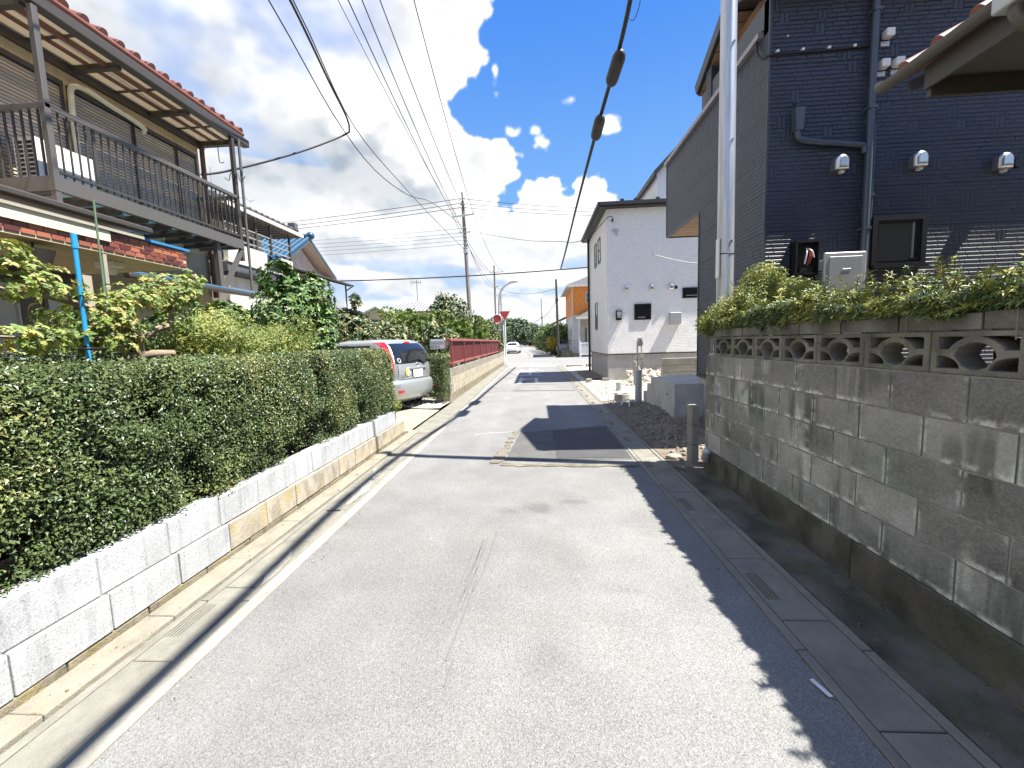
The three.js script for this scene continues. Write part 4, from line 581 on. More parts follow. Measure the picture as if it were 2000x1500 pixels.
{ // stack of fence blocks and litter by the wall end
  const s = thing('fence_block_stack', 'upright stack of ribbed grey concrete fence blocks by the wall end', 'block stack');
  for (let k = 0; k < 3; k++) { const y = 0.01 + k * 0.225, ls = [rbx(1.715, 1.795, y, y + 0.222, -4.80, -4.68, 0.006)]; for (let i = 0; i < 5; i++) ls.push(bx(1.720 + i * 0.0155, 1.729 + i * 0.0155, y + 0.005, y + 0.217, -4.679, -4.672)); for (let i = 0; i < 6; i++) ls.push(bx(1.706, 1.716, y + 0.005, y + 0.217, -4.796 + i * 0.02, -4.785 + i * 0.02)); mesh('fence_block', M(ls), MT.concPale, s); }
  solo('broken_stone', (() => { const g = new THREE.IcosahedronGeometry(0.06, 1); const p = g.attributes.position; for (let i = 0; i < p.count; i++) { const k = 0.75 + 0.5 * n3(p.getX(i) * 30, p.getY(i) * 30, p.getZ(i) * 30); p.setXYZ(i, p.getX(i) * k * 1.5, p.getY(i) * k * 0.6, p.getZ(i) * k); } g.computeVertexNormals(); return wuv(g).translate(1.6, 0.035, -4.92); })(), MT.stoneOld, 'pale broken stone lying beside the fence block stack', 'stone');
  solo('paper_scrap', wuv(new THREE.PlaneGeometry(0.02, 0.09, 1, 3).rotateX(-Math.PI / 2).rotateY(0.25).translate(1.12, 0.012, -1.62)), MT.whitePlastic, 'small white paper scrap lying beside the right gutter', 'scrap');
}
// service post, stubs and covers on the building plot
{
  const p = thing('service_post', 'grey plastic post carrying two cream pipes and a water meter', 'post');
  mesh('post', M([bar(V(2.21, 0, -9.17), V(2.21, 0.74, -9.17), 0.075, 20), new THREE.SphereGeometry(0.075, 16, 6, 0, 6.3, 0, 1.5).scale(1, 0.4, 1).translate(2.21, 0.74, -9.17)]), MT.aluGrey, p);
  mesh('pipe', bar(V(2.19, 0.7, -9.17), V(2.185, 1.3, -9.17), 0.017, 10), MT.ivory, p); mesh('pipe', bar(V(2.285, 0.35, -9.2), V(2.285, 1.3, -9.2), 0.015, 10), MT.ivory, p);
  mesh('meter', M([rbx(2.17, 2.30, 1.28, 1.40, -9.22, -9.12, 0.03, 2), new THREE.CylinderGeometry(0.05, 0.05, 0.06, 16).translate(2.235, 1.42, -9.17)]), MT.ivory, p); mesh('bracket', bar(V(2.12, 1.0, -9.17), V(2.34, 1.0, -9.17), 0.01), MT.ivory, p);
  const lid = thing('manhole_riser', 'grey concrete manhole riser with a white lid on the gravel', 'manhole');
  mesh('riser', new THREE.CylinderGeometry(0.17, 0.18, 0.19, 28).translate(1.93, 0.10, -9.55), MT.concPale, lid); mesh('lid', wuv(new THREE.BoxGeometry(0.30, 0.03, 0.22).rotateY(0.3).rotateZ(0.1).translate(1.93, 0.225, -9.6)), MT.whitePlastic, lid); mesh('foot', new THREE.CylinderGeometry(0.25, 0.26, 0.03, 28).translate(1.93, 0.02, -9.55), MT.blackPlastic, lid);
  solo('pipe_stub', bar(V(2.22, 0.0, -11.4), V(2.22, 0.27, -11.4), 0.075, 18), MT.aluGrey, 'short round grey pipe stub standing on the pale gravel', 'pipe');
  solo('drain_stub', M([bar(V(2.98, 0.0, -12.6), V(2.98, 0.62, -12.6), 0.09, 18), tube([V(2.95, 0.62, -12.6), V(2.95, 0.72, -12.6), V(2.90, 0.78, -12.6)], 0.03, 10, 8)]), MT.concPale, 'grey drain stub with a white elbow before the white house', 'pipe');
  solo('hose', M([tube([V(2.05, 0.12, -9.0), V(1.9, 0.14, -8.95), V(1.8, 0.10, -8.85), V(1.76, 0.05, -8.8)], 0.014, 16, 7), tube([V(2.1, 0.12, -8.9), V(1.97, 0.15, -8.85), V(1.9, 0.10, -8.65), V(1.89, 0.05, -8.6)], 0.014, 16, 7)]), MT.whitePlastic, 'two pale hose ends curling out of the soil', 'hose');
  for (const [x, z, l] of [[1.72, -13.9, 'low concrete marker block at the edge of the gravel'], [2.28, -14.05, 'small concrete block at the white house corner']]) solo('marker_block', rbx(x - 0.09, x + 0.09, 0.0, 0.16, z - 0.08, z + 0.08, 0.012), MT.concPale, l, 'block');
  const f = thing('ribbed_fence', 'ribbed grey concrete screen standing before the white house', 'fence');
  for (let k = 0; k < 3; k++) { const ls = [rbx(3.62, 5.3, 0.25 + k * 0.2, 0.446 + k * 0.2, -12.35, -12.22, 0.008)]; for (let i = 0; i < 46; i++) ls.push(bx(3.63 + i * 0.0363, 3.65 + i * 0.0363, 0.253 + k * 0.2, 0.443 + k * 0.2, -12.22, -12.208)); mesh('fence_course', M(ls), MT.concPale, f); } mesh('fence_foot', bx(3.62, 5.3, -0.02, 0.248, -12.37, -12.2), MT.concDark, f);
  solo('kerb_stone', M([rbx(1.6, 2.5, 0, 0.14, -23.0, -22.6, 0.02), rbx(2.6, 2.95, 0, 0.2, -22.4, -22.0, 0.02)]), MT.concPale, 'pale kerb stones at the corner of the crossing road', 'kerb');
}
// ---------------------------------------------------------------- white house
{
  const h = thing('white_house', 'white two storey house with embossed siding and black eaves', 'house'), Z = -14.4, X = 2.43;
  mesh('wall', M([bx(X + 0.016, 9, 0.93, 5.75, -18.88, Z - 0.016), bx(4.35, 9, 5.8, 7.15, -18.6, -15.4)]), MT.whiteWall, h);
  mesh('foundation', bx(X + 0.03, 9, -0.05, 0.915, -18.86, Z - 0.03), MT.foundation, h);
  mesh('flashing', M([bx(X - 0.012, 9, 0.912, 0.945, Z - 0.02, Z + 0.012), bx(X - 0.012, X + 0.02, 0.912, 0.945, -18.9, Z - 0.02)]), MT.blackMetal, h);
  for (let k = 0, y = 0.948; y < 5.7; y += 0.455, k++) { for (const [a, b] of [[X + 0.016, 5.46], [5.463, 9]]) mesh('siding_panel', wuv(bx(a, b, y, Math.min(y + 0.453, 5.74), Z - 0.016, Z), 1, (k * 0.37) % 1, k * 0.5), MT.whiteSiding, h); for (const [a, b] of [[-17.4, Z - 0.016], [-18.9, -17.403]]) mesh('siding_panel', wuv(bx(X, X + 0.016, y, Math.min(y + 0.453, 5.74), a, b), 1, (k * 0.53) % 1, k * 0.5), MT.whiteSiding, h); }
  const e = 0.26, yE = 5.74, zr = (Z - 18.9) / 2, A = [X - e, yE + 0.17, Z + e], B = [9.3, yE + 0.17, Z + e], C = [9.3, yE + 0.17, -18.9 - e], D = [X - e, yE + 0.17, -18.9 - e], P = [X - e + 2.5, yE + 0.90, zr], Q = [9.3, yE + 0.90, zr];
  const roof = mesh('roof', M([quad(A, B, Q, P), quad(C, D, P, Q), (() => { const g = new THREE.BufferGeometry(); g.setAttribute('position', new THREE.Float32BufferAttribute([...D, ...A, ...P], 3)); g.computeVertexNormals(); return wuv(g); })()]), MT.shingle, h);
  mesh('fascia', M([bx(X - e, 9.3, yE, yE + 0.17, Z + e - 0.03, Z + e), bx(X - e, X - e + 0.03, yE, yE + 0.17, -18.9 - e, Z + e - 0.03)]), MT.roofBlack, roof);
  mesh('gutter', M([bx(X - e - 0.02, 9.3, yE + 0.04, yE + 0.15, Z + e, Z + e + 0.07), bx(X - e - 0.07, X - e, yE + 0.04, yE + 0.15, -18.9 - e, Z + e + 0.07)]), MT.roofBlack, roof);
  mesh('soffit', bx(X - e + 0.03, 9.2, yE + 0.004, yE + 0.016, -18.9 - e + 0.03, Z + e - 0.03), MT.blackMetal, roof);
  for (const [x, z] of [[3.0, -14.7], [3.5, -14.9], [4.2, -14.75], [4.9, -14.95], [5.5, -14.75]]) mesh('snow_guard', bx(x - 0.06, x + 0.06, yE + 0.17 + (-14.14 - z) * 0.291, yE + 0.24 + (-14.14 - z) * 0.291, z - 0.03, z + 0.03), MT.blackMetal, roof);
  const up = mesh('upper_roof', prismZ([[4.2, 7.0], [4.2, 7.18], [6.2, 9.2], [9.2, 6.2], [9.2, 6.0], [6.2, 9.0]], -18.8, -15.2), MT.roofBlack, h);
  mesh('upper_gable', prismZ([[4.35, 7.15], [6.2, 8.98], [8, 7.15]], -18.6, -15.4), MT.whiteWall, up);
  mesh('downpipe', M([bar(V(X - 0.08, 0.05, -18.6), V(X - 0.08, 5.75, -18.6), 0.05, 12)]), MT.blackMetal, h);
  // street windows
  for (const [z0, z1, y0, y1] of [[-17.15, -16.7, 4.28, 5.18], [-16.25, -15.72, 4.28, 5.18], [-17.12, -16.62, 1.85, 2.9]]) { const w = mesh('window_frame', frameX(X - 0.03, X + 0.01, y0, y1, z0, z1, 0.05), MT.blackMetal, h); mesh('pane', bx(X - 0.012, X - 0.004, y0 + 0.05, y1 - 0.05, z0 + 0.05, z1 - 0.05), MT.skyGlass, w); mesh('mid_rail', bx(X - 0.025, X - 0.013, (y0 + y1) / 2 - 0.02, (y0 + y1) / 2 + 0.02, z0 + 0.05, z1 - 0.05), MT.blackMetal, w); }
  // near wall windows
  for (const [x0, x1, y0, y1] of [[3.33, 3.89, 2.07, 2.60], [4.92, 5.75, 2.74, 3.08]]) { const w = mesh('window_frame', frameZ(x0, x1, y0, y1, Z - 0.002, Z + 0.035, 0.04), MT.blackMetal, h); mesh('pane', bx(x0 + 0.04, x1 - 0.04, y0 + 0.04, y1 - 0.04, Z, Z + 0.015), MT.darkGlass, w); mesh('sill_line', bx(x0 + 0.12, x1 - 0.2, y0 + 0.075, y0 + 0.095, Z + 0.015, Z + 0.02), MT.aluGrey, w); }
  const m = mesh('meter_case', rbx(2.71, 2.89, 2.08, 2.41, Z - 0.001, Z + 0.12, 0.01), MT.blackMetal, h); mesh('meter_dial', M([new THREE.CylinderGeometry(0.07, 0.07, 0.05, 20).rotateX(Math.PI / 2).translate(2.8, 2.30, Z + 0.13), bx(2.74, 2.86, 2.16, 2.24, Z + 0.12, Z + 0.135)]), MT.aluGrey, m);
  mesh('utility_box', rbx(4.48, 4.85, 1.88, 2.27, Z - 0.001, Z + 0.16, 0.012), MT.aluGrey, h);
  for (const x of [3.07, 3.90, 4.54]) mesh('vent_hood', archHood(0.16, 0.18, 0.12).translate(x, 3.04, Z), MT.steel, h);
  mesh('pipe_hole', new THREE.CylinderGeometry(0.055, 0.055, 0.02, 18).rotateX(Math.PI / 2).translate(4.71, 3.11, Z + 0.004), MT.blackMetal, h);
  mesh('cable_hook', M([tube([V(2.0, 5.05, -15), V(2.3, 5.3, -14.4), V(2.5, 5.48, -14.3), V(2.61, 5.45, -14.3), V(2.63, 5.3, -14.33)], 0.012, 30, 5), bar(V(2.61, 5.36, Z), V(2.61, 5.36, Z + 0.12), 0.03)]), MT.cable, h);
  mesh('service_clamp', M([new THREE.TorusGeometry(0.05, 0.008, 6, 18).translate(2.65, 5.04, Z + 0.02), new THREE.TorusGeometry(0.05, 0.008, 6, 18).translate(2.76, 5.04, Z + 0.02), new THREE.TorusGeometry(0.05, 0.008, 6, 18).translate(2.75, 4.92, Z + 0.02)]), MT.aluGrey, h);
}
// ---------------------------------------------------------------- left house with the bronze balcony
{
  const h = thing('balcony_house', 'beige two storey house with a bronze balcony and red tiled roof', 'house'), r = rng(33), XW = -6.9, XB = -6.0;
  mesh('wall', M([bx(-14, XW, 0.36, 6.3, -8.62, 1.5)]), MT.beige, h);
  mesh('lower_wall', bx(XW, XW + 0.012, 0.36, 3.46, -8.6, -5.75), MT.beigeLow, h);
  mesh('corner_pipe', M([bar(V(XW + 0.06, 2.6, -8.66), V(XW + 0.06, 5.9, -8.66), 0.045, 12), bar(V(XW + 0.10, 2.6, -8.60), V(XW + 0.10, 3.5, -8.60), 0.05, 12)]), MT.brownPipe, h);
  // rolling shutters in three bays, slat by slat
  for (const [z0, z1, m] of [[-6.05, -3.4, MT.shutter], [-7.12, -6.22, MT.shutter], [-7.98, -7.18, MT.shutter], [-8.46, -8.04, MT.shutter]]) {
    const w = mesh('shutter_frame', M([bx(XW, XW + 0.07, 5.40, 5.47, z0 - 0.04, z1 + 0.04), bx(XW, XW + 0.06, 3.7, 5.40, z0 - 0.04, z0), bx(XW, XW + 0.06, 3.7, 5.40, z1, z1 + 0.04)]), MT.bronze, h);
    const ls = []; for (let y = 3.74; y < 5.38; y += 0.05) ls.push(new THREE.BoxGeometry(0.012, 0.044, z1 - z0).rotateZ(0.35).translate(XW + 0.034, y + 0.02, (z0 + z1) / 2)); stuff(mesh('slats', wuv(M(ls)), m, w)); mesh('backing', bx(XW + 0.002, XW + 0.012, 3.7, 5.4, z0, z1), MT.blackMetal, w);
  }
  mesh('duct', tube([V(XW + 0.12, 4.1, -6.13), V(XW + 0.12, 5.2, -6.13), V(XW + 0.12, 5.42, -6.16), V(XW + 0.12, 5.50, -6.32), V(XW + 0.11, 5.47, -6.7), V(XW + 0.10, 5.43, -7.2), V(XW + 0.09, 5.39, -7.34), V(XW + 0.02, 5.36, -7.36)], 0.038, 60, 10), MT.ivory, h);
  // balcony
  const b = mesh('balcony_beam', M([bx(XB - 0.05, XB + 0.02, 3.54, 3.72, -8.47, -5.08), bx(XW, XB - 0.05, 3.54, 3.72, -5.16, -5.08), bx(XW, XB - 0.05, 3.54, 3.72, -8.47, -8.40)]), MT.bronzeGrey, h);
  mesh('handrail', M([rbx(XB - 0.06, XB + 0.015, 4.53, 4.60, -8.47, -5.08, 0.012), rbx(XW, XB - 0.06, 4.53, 4.60, -5.17, -5.09, 0.012), rbx(XW, XB - 0.06, 4.53, 4.60, -8.47, -8.40, 0.012)]), MT.bronzeGrey, b);
  mesh('bottom_rail', M([bx(XB - 0.045, XB, 3.78, 3.81, -8.45, -5.1)]), MT.bronze, b);
  for (let z = -5.25, i = 0; z > -8.42; z -= 0.105, i++) mesh('baluster', bx(XB - 0.032, XB - 0.015, 3.72, 4.535, z - 0.008 * (i % 9 === 4 ? 2.6 : 1), z + 0.008 * (i % 9 === 4 ? 2.6 : 1)), MT.bronze, b);
  for (let x = -6.14; x > XW + 0.05; x -= 0.115) { mesh('baluster', bx(x - 0.011, x + 0.011, 3.72, 4.535, -5.14, -5.12), MT.bronze, b); mesh('baluster', bx(x - 0.011, x + 0.011, 3.72, 4.535, -8.445, -8.425), MT.bronze, b); }
  for (let z = -5.1, i = 0; z > -8.3; z -= 0.415, i++) { mesh('floor_joist', bx(XW, XB - 0.05, 3.50, 3.62, z - 0.06, z), MT.bronze, b); mesh('floor_panel', bx(XW + 0.01, XB - 0.055, 3.605, 3.615, Math.max(z - 0.41, -8.40), z - 0.06), MT.panelBlue, b); }
  mesh('post', M([rbx(XB - 0.06, XB + 0.015, 2.86, 5.72, -5.155, -5.085, 0.008)]), MT.bronzeGrey, h);
  mesh('post', M([rbx(XB - 0.06, XB + 0.015, 3.3, 5.76, -8.47, -8.40, 0.008)]), MT.bronze, h);
  mesh('downpipe', bar(V(XB + 0.04, 2.72, -8.56), V(XB + 0.04, 5.75, -8.56), 0.027, 10), MT.bronzeGrey, h);
  mesh('brace', M([rod(V(XB - 0.1, 2.66, -7.86), V(XB - 0.1, 3.55, -7.86), 0.09, 0.09), rod(V(XB - 0.05, 2.68, -7.9), V(XB - 0.02, 3.5, -8.42), 0.07, 0.07)]), MT.bronzeGrey, h);
  // awning over the balcony
  const a = mesh('awning_beam', M([rbx(XB - 0.12, XB + 0.03, 5.73, 5.88, -8.92, -5.05, 0.02), bx(XW, XB - 0.12, 5.70, 5.78, -5.15, -5.07), bx(XW, XB - 0.12, 5.70, 5.78, -6.32, -6.24), bx(XW, XB - 0.12, 5.70, 5.78, -7.56, -7.48), bx(XW, XB - 0.05, 5.68, 5.78, -8.70, -8.60), bx(XW - 0.02, XW + 0.06, 5.66, 5.80, -8.75, -1)]), MT.bronze, h);
  mesh('purlin', M([bx(-6.32, -6.26, 5.72, 5.77, -8.7, -5.1), bx(-6.58, -6.53, 5.74, 5.78, -8.7, -5.1)]), MT.brownPipe, a);
  for (const [z0, z1] of [[-6.24, -5.15], [-7.48, -6.32], [-8.60, -7.56]]) for (const [x0, x1] of [[XW + 0.06, -6.58], [-6.53, -6.32], [-6.26, XB - 0.12]]) { const zm = (z0 + z1) / 2; mesh('awning_panel', bx(x0, x1, 5.775, 5.785, z0, zm - 0.02), MT.panelCream, a); mesh('awning_panel', bx(x0, x1, 5.775, 5.785, zm + 0.02, z1), MT.panelCream, a); mesh('awning_bar', bx(x0, x1, 5.76, 5.786, zm - 0.02, zm + 0.02), MT.bronze, a); }
  mesh('awning_panel', bx(XW, XB - 0.1, 5.83, 5.84, -5.05, -4.1), MT.whitePlastic, a);
  // red roof: eave slab and rolled tiles along the edge
  const rf = mesh('roof', prismZ([[-6.66, 6.28], [-6.66, 6.33], [-10.4, 7.9], [-14.5, 6.28], [-14.5, 6.23], [-10.4, 7.8]], -9.55, 1.5), MT.roofTileRed, h);
  for (let z = -9.47; z < -3.4; z += 0.27) { const ls = []; for (let i = 0; i < 3; i++) ls.push(bar(V(-6.52 - i * 0.27, 6.38 + i * 0.106, z), V(-6.82 - i * 0.27, 6.51 + i * 0.106, z), 0.07, 10, 0.06)); mesh('roof_tile', M(ls), MT.roofTileRed, rf); }
  mesh('eave_tile_edge', bar(V(-6.56, 6.345, -9.58), V(-6.56, 6.345, -3), 0.045, 12), MT.roofTileRed, rf);
  mesh('eave_board', bx(-6.70, -6.66, 6.20, 6.31, -9.5, 1), MT.bronze, rf);
  // tiled entrance canopy
  const XC = -4.8, c = mesh('canopy', M([bx(XW + 0.02, XC - 0.012, 2.62, 2.84, -5.60, -1)]), MT.grout, h);
  mesh('canopy_soffit', bx(XW + 0.02, XC - 0.014, 2.595, 2.619, -5.60, -1), MT.beige, c);
  const tm = [MT.redTile, MT.redTileB, MT.redTile, MT.redTileC, MT.redTileD]; for (let row = 0; row < 4; row++) for (let z = -5.6 + (row % 2) * 0.06; z < -3.0; z += 0.125) { const za = Math.max(z, -5.6), zb = z + 0.114; mesh('tile', bx(XC - 0.012, XC - 0.002 + 0.002 * (row % 2), 2.626 + row * 0.054, 2.671 + row * 0.054, za, zb), tm[(r() * 5) | 0], c); }
  mesh('blue_flashing', M([bx(XC - 0.3, XC + 0.02, 2.842, 2.872, -5.64, -4.35)]), MT.blueBoard, c);
  mesh('fascia_board', bx(XC + 0.005, XC + 0.025, 2.725, 2.84, -4.55, -2), MT.ivory, c); mesh('batten', bx(XC + 0.02, XC + 0.045, 2.845, 2.885, -4.95, -2), MT.beigeLow, c);
  mesh('canopy_gutter', M([rbx(XC - 0.02, XC + 0.08, 2.93, 3.0, -5.05, -2, 0.02, 2), bx(XC - 0.4, XC - 0.02, 2.96, 2.985, -5.0, -2)]), MT.bronze, c);
  mesh('balcony_gutter', rbx(-5.75, -5.65, 3.12, 3.2, -5.3, -2, 0.02, 2), MT.bronzeGrey, h); mesh('tarp_roll', bar(V(-5.72, 3.26, -4.95), V(-5.72, 3.24, -4.0), 0.045, 10), MT.aluGrey, h);
  mesh('canopy_post', M([bx(XC - 0.06, XC - 0.02, 0.38, 2.62, -4.52, -4.48)]), MT.beigeLow, c);
  mesh('soffit_lamp', M([rbx(-5.35, -5.1, 2.52, 2.595, -5.0, -4.85, 0.015, 2), rbx(-5.28, -5.17, 2.44, 2.53, -4.97, -4.88, 0.02, 2)]), MT.whitePlastic, c);
  // ground floor doors and lean-to roof
  for (let i = 0; i < 9; i++) mesh('door_panel', M([bx(-6.5, -6.47, 0.4, 2.4, -5.5 + i * 0.3, -5.22 + i * 0.3), bx(-6.47, -6.455, 0.4, 2.4, -5.5 + i * 0.3, -5.47 + i * 0.3)]), i % 2 ? MT.bronzeGrey : MT.aluGrey, h);
  mesh('door_head', bx(-6.6, -6.42, 2.4, 2.6, -5.6, -1.5), MT.bronze, h); mesh('side_wall', bx(-6.9, -6.4, 0.36, 2.6, -5.75, -5.6), MT.beigeLow, h);
  { const ls = []; for (let y = 0.7; y < 1.9; y += 0.06) ls.push(bx(-6.86, -6.84, y, y + 0.035, -6.6, -5.9)); stuff(mesh('louvre_window', M(ls), MT.shutter, h)); }
  const lt = mesh('lean_to_roof', prismZ([[-5.85, 2.62], [-5.85, 2.66], [-6.9, 2.9], [-6.9, 2.86]], -9.7, -5.8), MT.roofTileGrey, h);
  mesh('gutter', rbx(-5.87, -5.76, 2.55, 2.62, -9.7, -5.7, 0.02, 2), MT.bronze, lt); mesh('flashing', bx(-5.88, -5.77, 2.625, 2.64, -9.7, -5.7), MT.blueBoard, lt);
  mesh('wash_pole_hook', M([tube([V(-6.4, 5.7, -8.55), V(-6.4, 5.4, -8.55), V(-6.38, 5.3, -8.55), V(-6.3, 5.32, -8.55)], 0.008, 14, 5), tube([V(-6.5, 5.12, -8.8), V(-6.42, 5.05, -8.8), V(-6.36, 5.2, -8.8), V(-6.22, 5.2, -8.8), V(-6.16, 5.02, -8.8), V(-6.05, 5.12, -8.8)], 0.008, 20, 5)]), MT.bronze, h);
}
{ // air conditioner on the balcony
  const a = thing('air_conditioner', 'white outdoor air conditioner unit behind the balcony rails', 'air conditioner');
  mesh('case', rbx(-6.66, -6.36, 3.74, 4.28, -5.95, -5.22, 0.02, 2), MT.whitePlastic, a);
  const l = []; for (let y = 3.80; y < 4.22; y += 0.055) for (let i = 0; i < 2; i++) l.push(bx(-6.62 + i * 0.13, -6.52 + i * 0.13, y, y + 0.035, -5.222, -5.212)); stuff(mesh('grille', M(l), MT.blackPlastic, a));
  mesh('foot', M([bx(-6.64, -6.38, 3.64, 3.74, -5.4, -5.32), bx(-6.64, -6.38, 3.64, 3.74, -5.86, -5.78)]), MT.blackPlastic, a);
}
{ const l = thing('hanging_lantern', 'dark brown tapered lantern hanging under the tiled canopy', 'lantern'); mesh('shade', new THREE.CylinderGeometry(0.17, 0.11, 0.2, 6).translate(-4.98, 2.42, -3.95), MT.bronze, l); mesh('cone', new THREE.CylinderGeometry(0.11, 0.03, 0.08, 6).translate(-4.98, 2.28, -3.95), MT.bronze, l); mesh('chain', bar(V(-4.98, 2.5, -3.95), V(-4.98, 2.6, -3.95), 0.01), MT.blackMetal, l); }
// garden poles
{ const p = thing('blue_pole', 'bright blue garden pole rising behind the clipped hedge', 'pole'); mesh('shaft', bar(V(-3.3, 0.38, -2.86), V(-3.28, 2.30, -2.86), 0.015, 14), MT.bluePole, p); mesh('cap', new THREE.CylinderGeometry(0.019, 0.019, 0.1, 14).translate(-3.28, 2.27, -2.86), MT.bluePole, p); mesh('tie', M([new THREE.TorusGeometry(0.018, 0.006, 6, 16).rotateX(Math.PI / 2).translate(-3.295, 1.52, -2.86), bar(V(-3.45, 1.5, -2.84), V(-3.1, 1.5, -2.84), 0.008)]), MT.cable, p); }
solo('bamboo_cane', bar(V(-3.32, 0.38, -3.05), V(-3.30, 2.62, -3.05), 0.007, 8), MT.green, 'grey green cane standing next to the blue pole', 'cane');
solo('water_pipe', M([bar(V(-3.05, 0.38, -1.9), V(-3.05, 1.62, -1.9), 0.025, 10), bar(V(-3.9, 1.98, -2.0), V(-3.4, 1.93, -2.7), 0.012, 8)]), MT.galv, 'thin grey pipe standing at the left edge behind the hedge', 'pipe');
// ---------------------------------------------------------------- second house on the left: white, slatted awning
{
  const h = thing('white_balcony_house', 'white plaster house with a slatted balcony awning and grey tiled roof', 'house'), X = -8.5;
  mesh('wall', bx(-16, -9.6, 0.1, 5.5, -14.5, -11.2), MT.plasterWhite, h); mesh('lower_wall', bx(-9.6, X + 0.05, 0.1, 3.55, -14.4, -11.2), MT.plasterWhite, h);
  mesh('lower_eave', bx(-9.6, X + 0.3, 3.56, 3.64, -14.5, -11.2), MT.roofBlack, h); mesh('patterned_band', bx(-9.6, X + 0.06, 3.66, 3.92, -14.4, -11.2), MT.roofTileGrey, h); mesh('ledge', bx(-9.6, X + 0.1, 3.925, 3.97, -14.42, -11.2), MT.plasterWhite, h);
  const b = mesh('balcony_wall', M([bx(X - 0.1, X + 0.04, 3.97, 4.5, -13.0, -11.3), bx(X - 0.1, X + 0.04, 3.97, 4.5, -14.4, -13.75)]), MT.plasterWhite, h);
  const ls = [bx(X - 0.04, X, 3.98, 4.0, -13.75, -13.0), bx(X - 0.04, X, 4.3, 4.33, -13.75, -13.0)]; for (let z = -13.7; z < -13.0; z += 0.08) ls.push(bx(X - 0.03, X - 0.01, 4.0, 4.3, z, z + 0.03)); mesh('grille', M(ls), MT.blackMetal, b);
  for (const y of [4.62, 4.82, 5.02]) mesh('rail', bar(V(X, y, -14.4), V(X, y, -11.3), 0.022, 8), MT.aluGrey, b);
  for (const z of [-11.9, -12.6, -13.3, -14.35]) mesh('awning_post', bx(X - 0.03, X + 0.03, 4.5, 5.5, z - 0.03, z + 0.03), MT.bronze, h);
  const a = mesh('awning_fascia', bx(X + 0.12, X + 0.18, 5.45, 5.56, -15.0, -11.2), MT.plasterWhite, h); for (let z = -14.9; z < -11.3; z += 0.2) mesh('awning_slat', bx(-9.6, X + 0.12, 5.43, 5.47, z, z + 0.09), MT.bronzeGrey, a);
  mesh('sliding_door', M([frameX(-9.6, -9.56, 3.97, 5.2, -14.0, -12.0, 0.06), bx(-9.58, -9.57, 4.0, 5.15, -13.95, -12.05)]), MT.blackMetal, h);
  mesh('roof', prismZ([[X - 0.1, 5.62], [X - 0.1, 5.70], [-12.5, 7.0], [-16.5, 5.6], [-16.5, 5.5], [-12.5, 6.9]], -15.1, -11.0), MT.roofTileGrey, h); for (let z = -15.05; z < -11; z += 0.28) mesh('roof_tile', bar(V(X - 0.06, 5.70, z), V(X - 1.0, 6.01, z), 0.075, 8), MT.roofTileGrey, h); mesh('end_ornament', rbx(X - 0.35, X - 0.05, 5.72, 6.0, -15.1, -14.9, 0.04, 2), MT.roofTileGrey, h);
  mesh('eave_soffit', bx(-9.7, X - 0.1, 5.58, 5.61, -15.0, -11.1), MT.beigeLow, h);
}
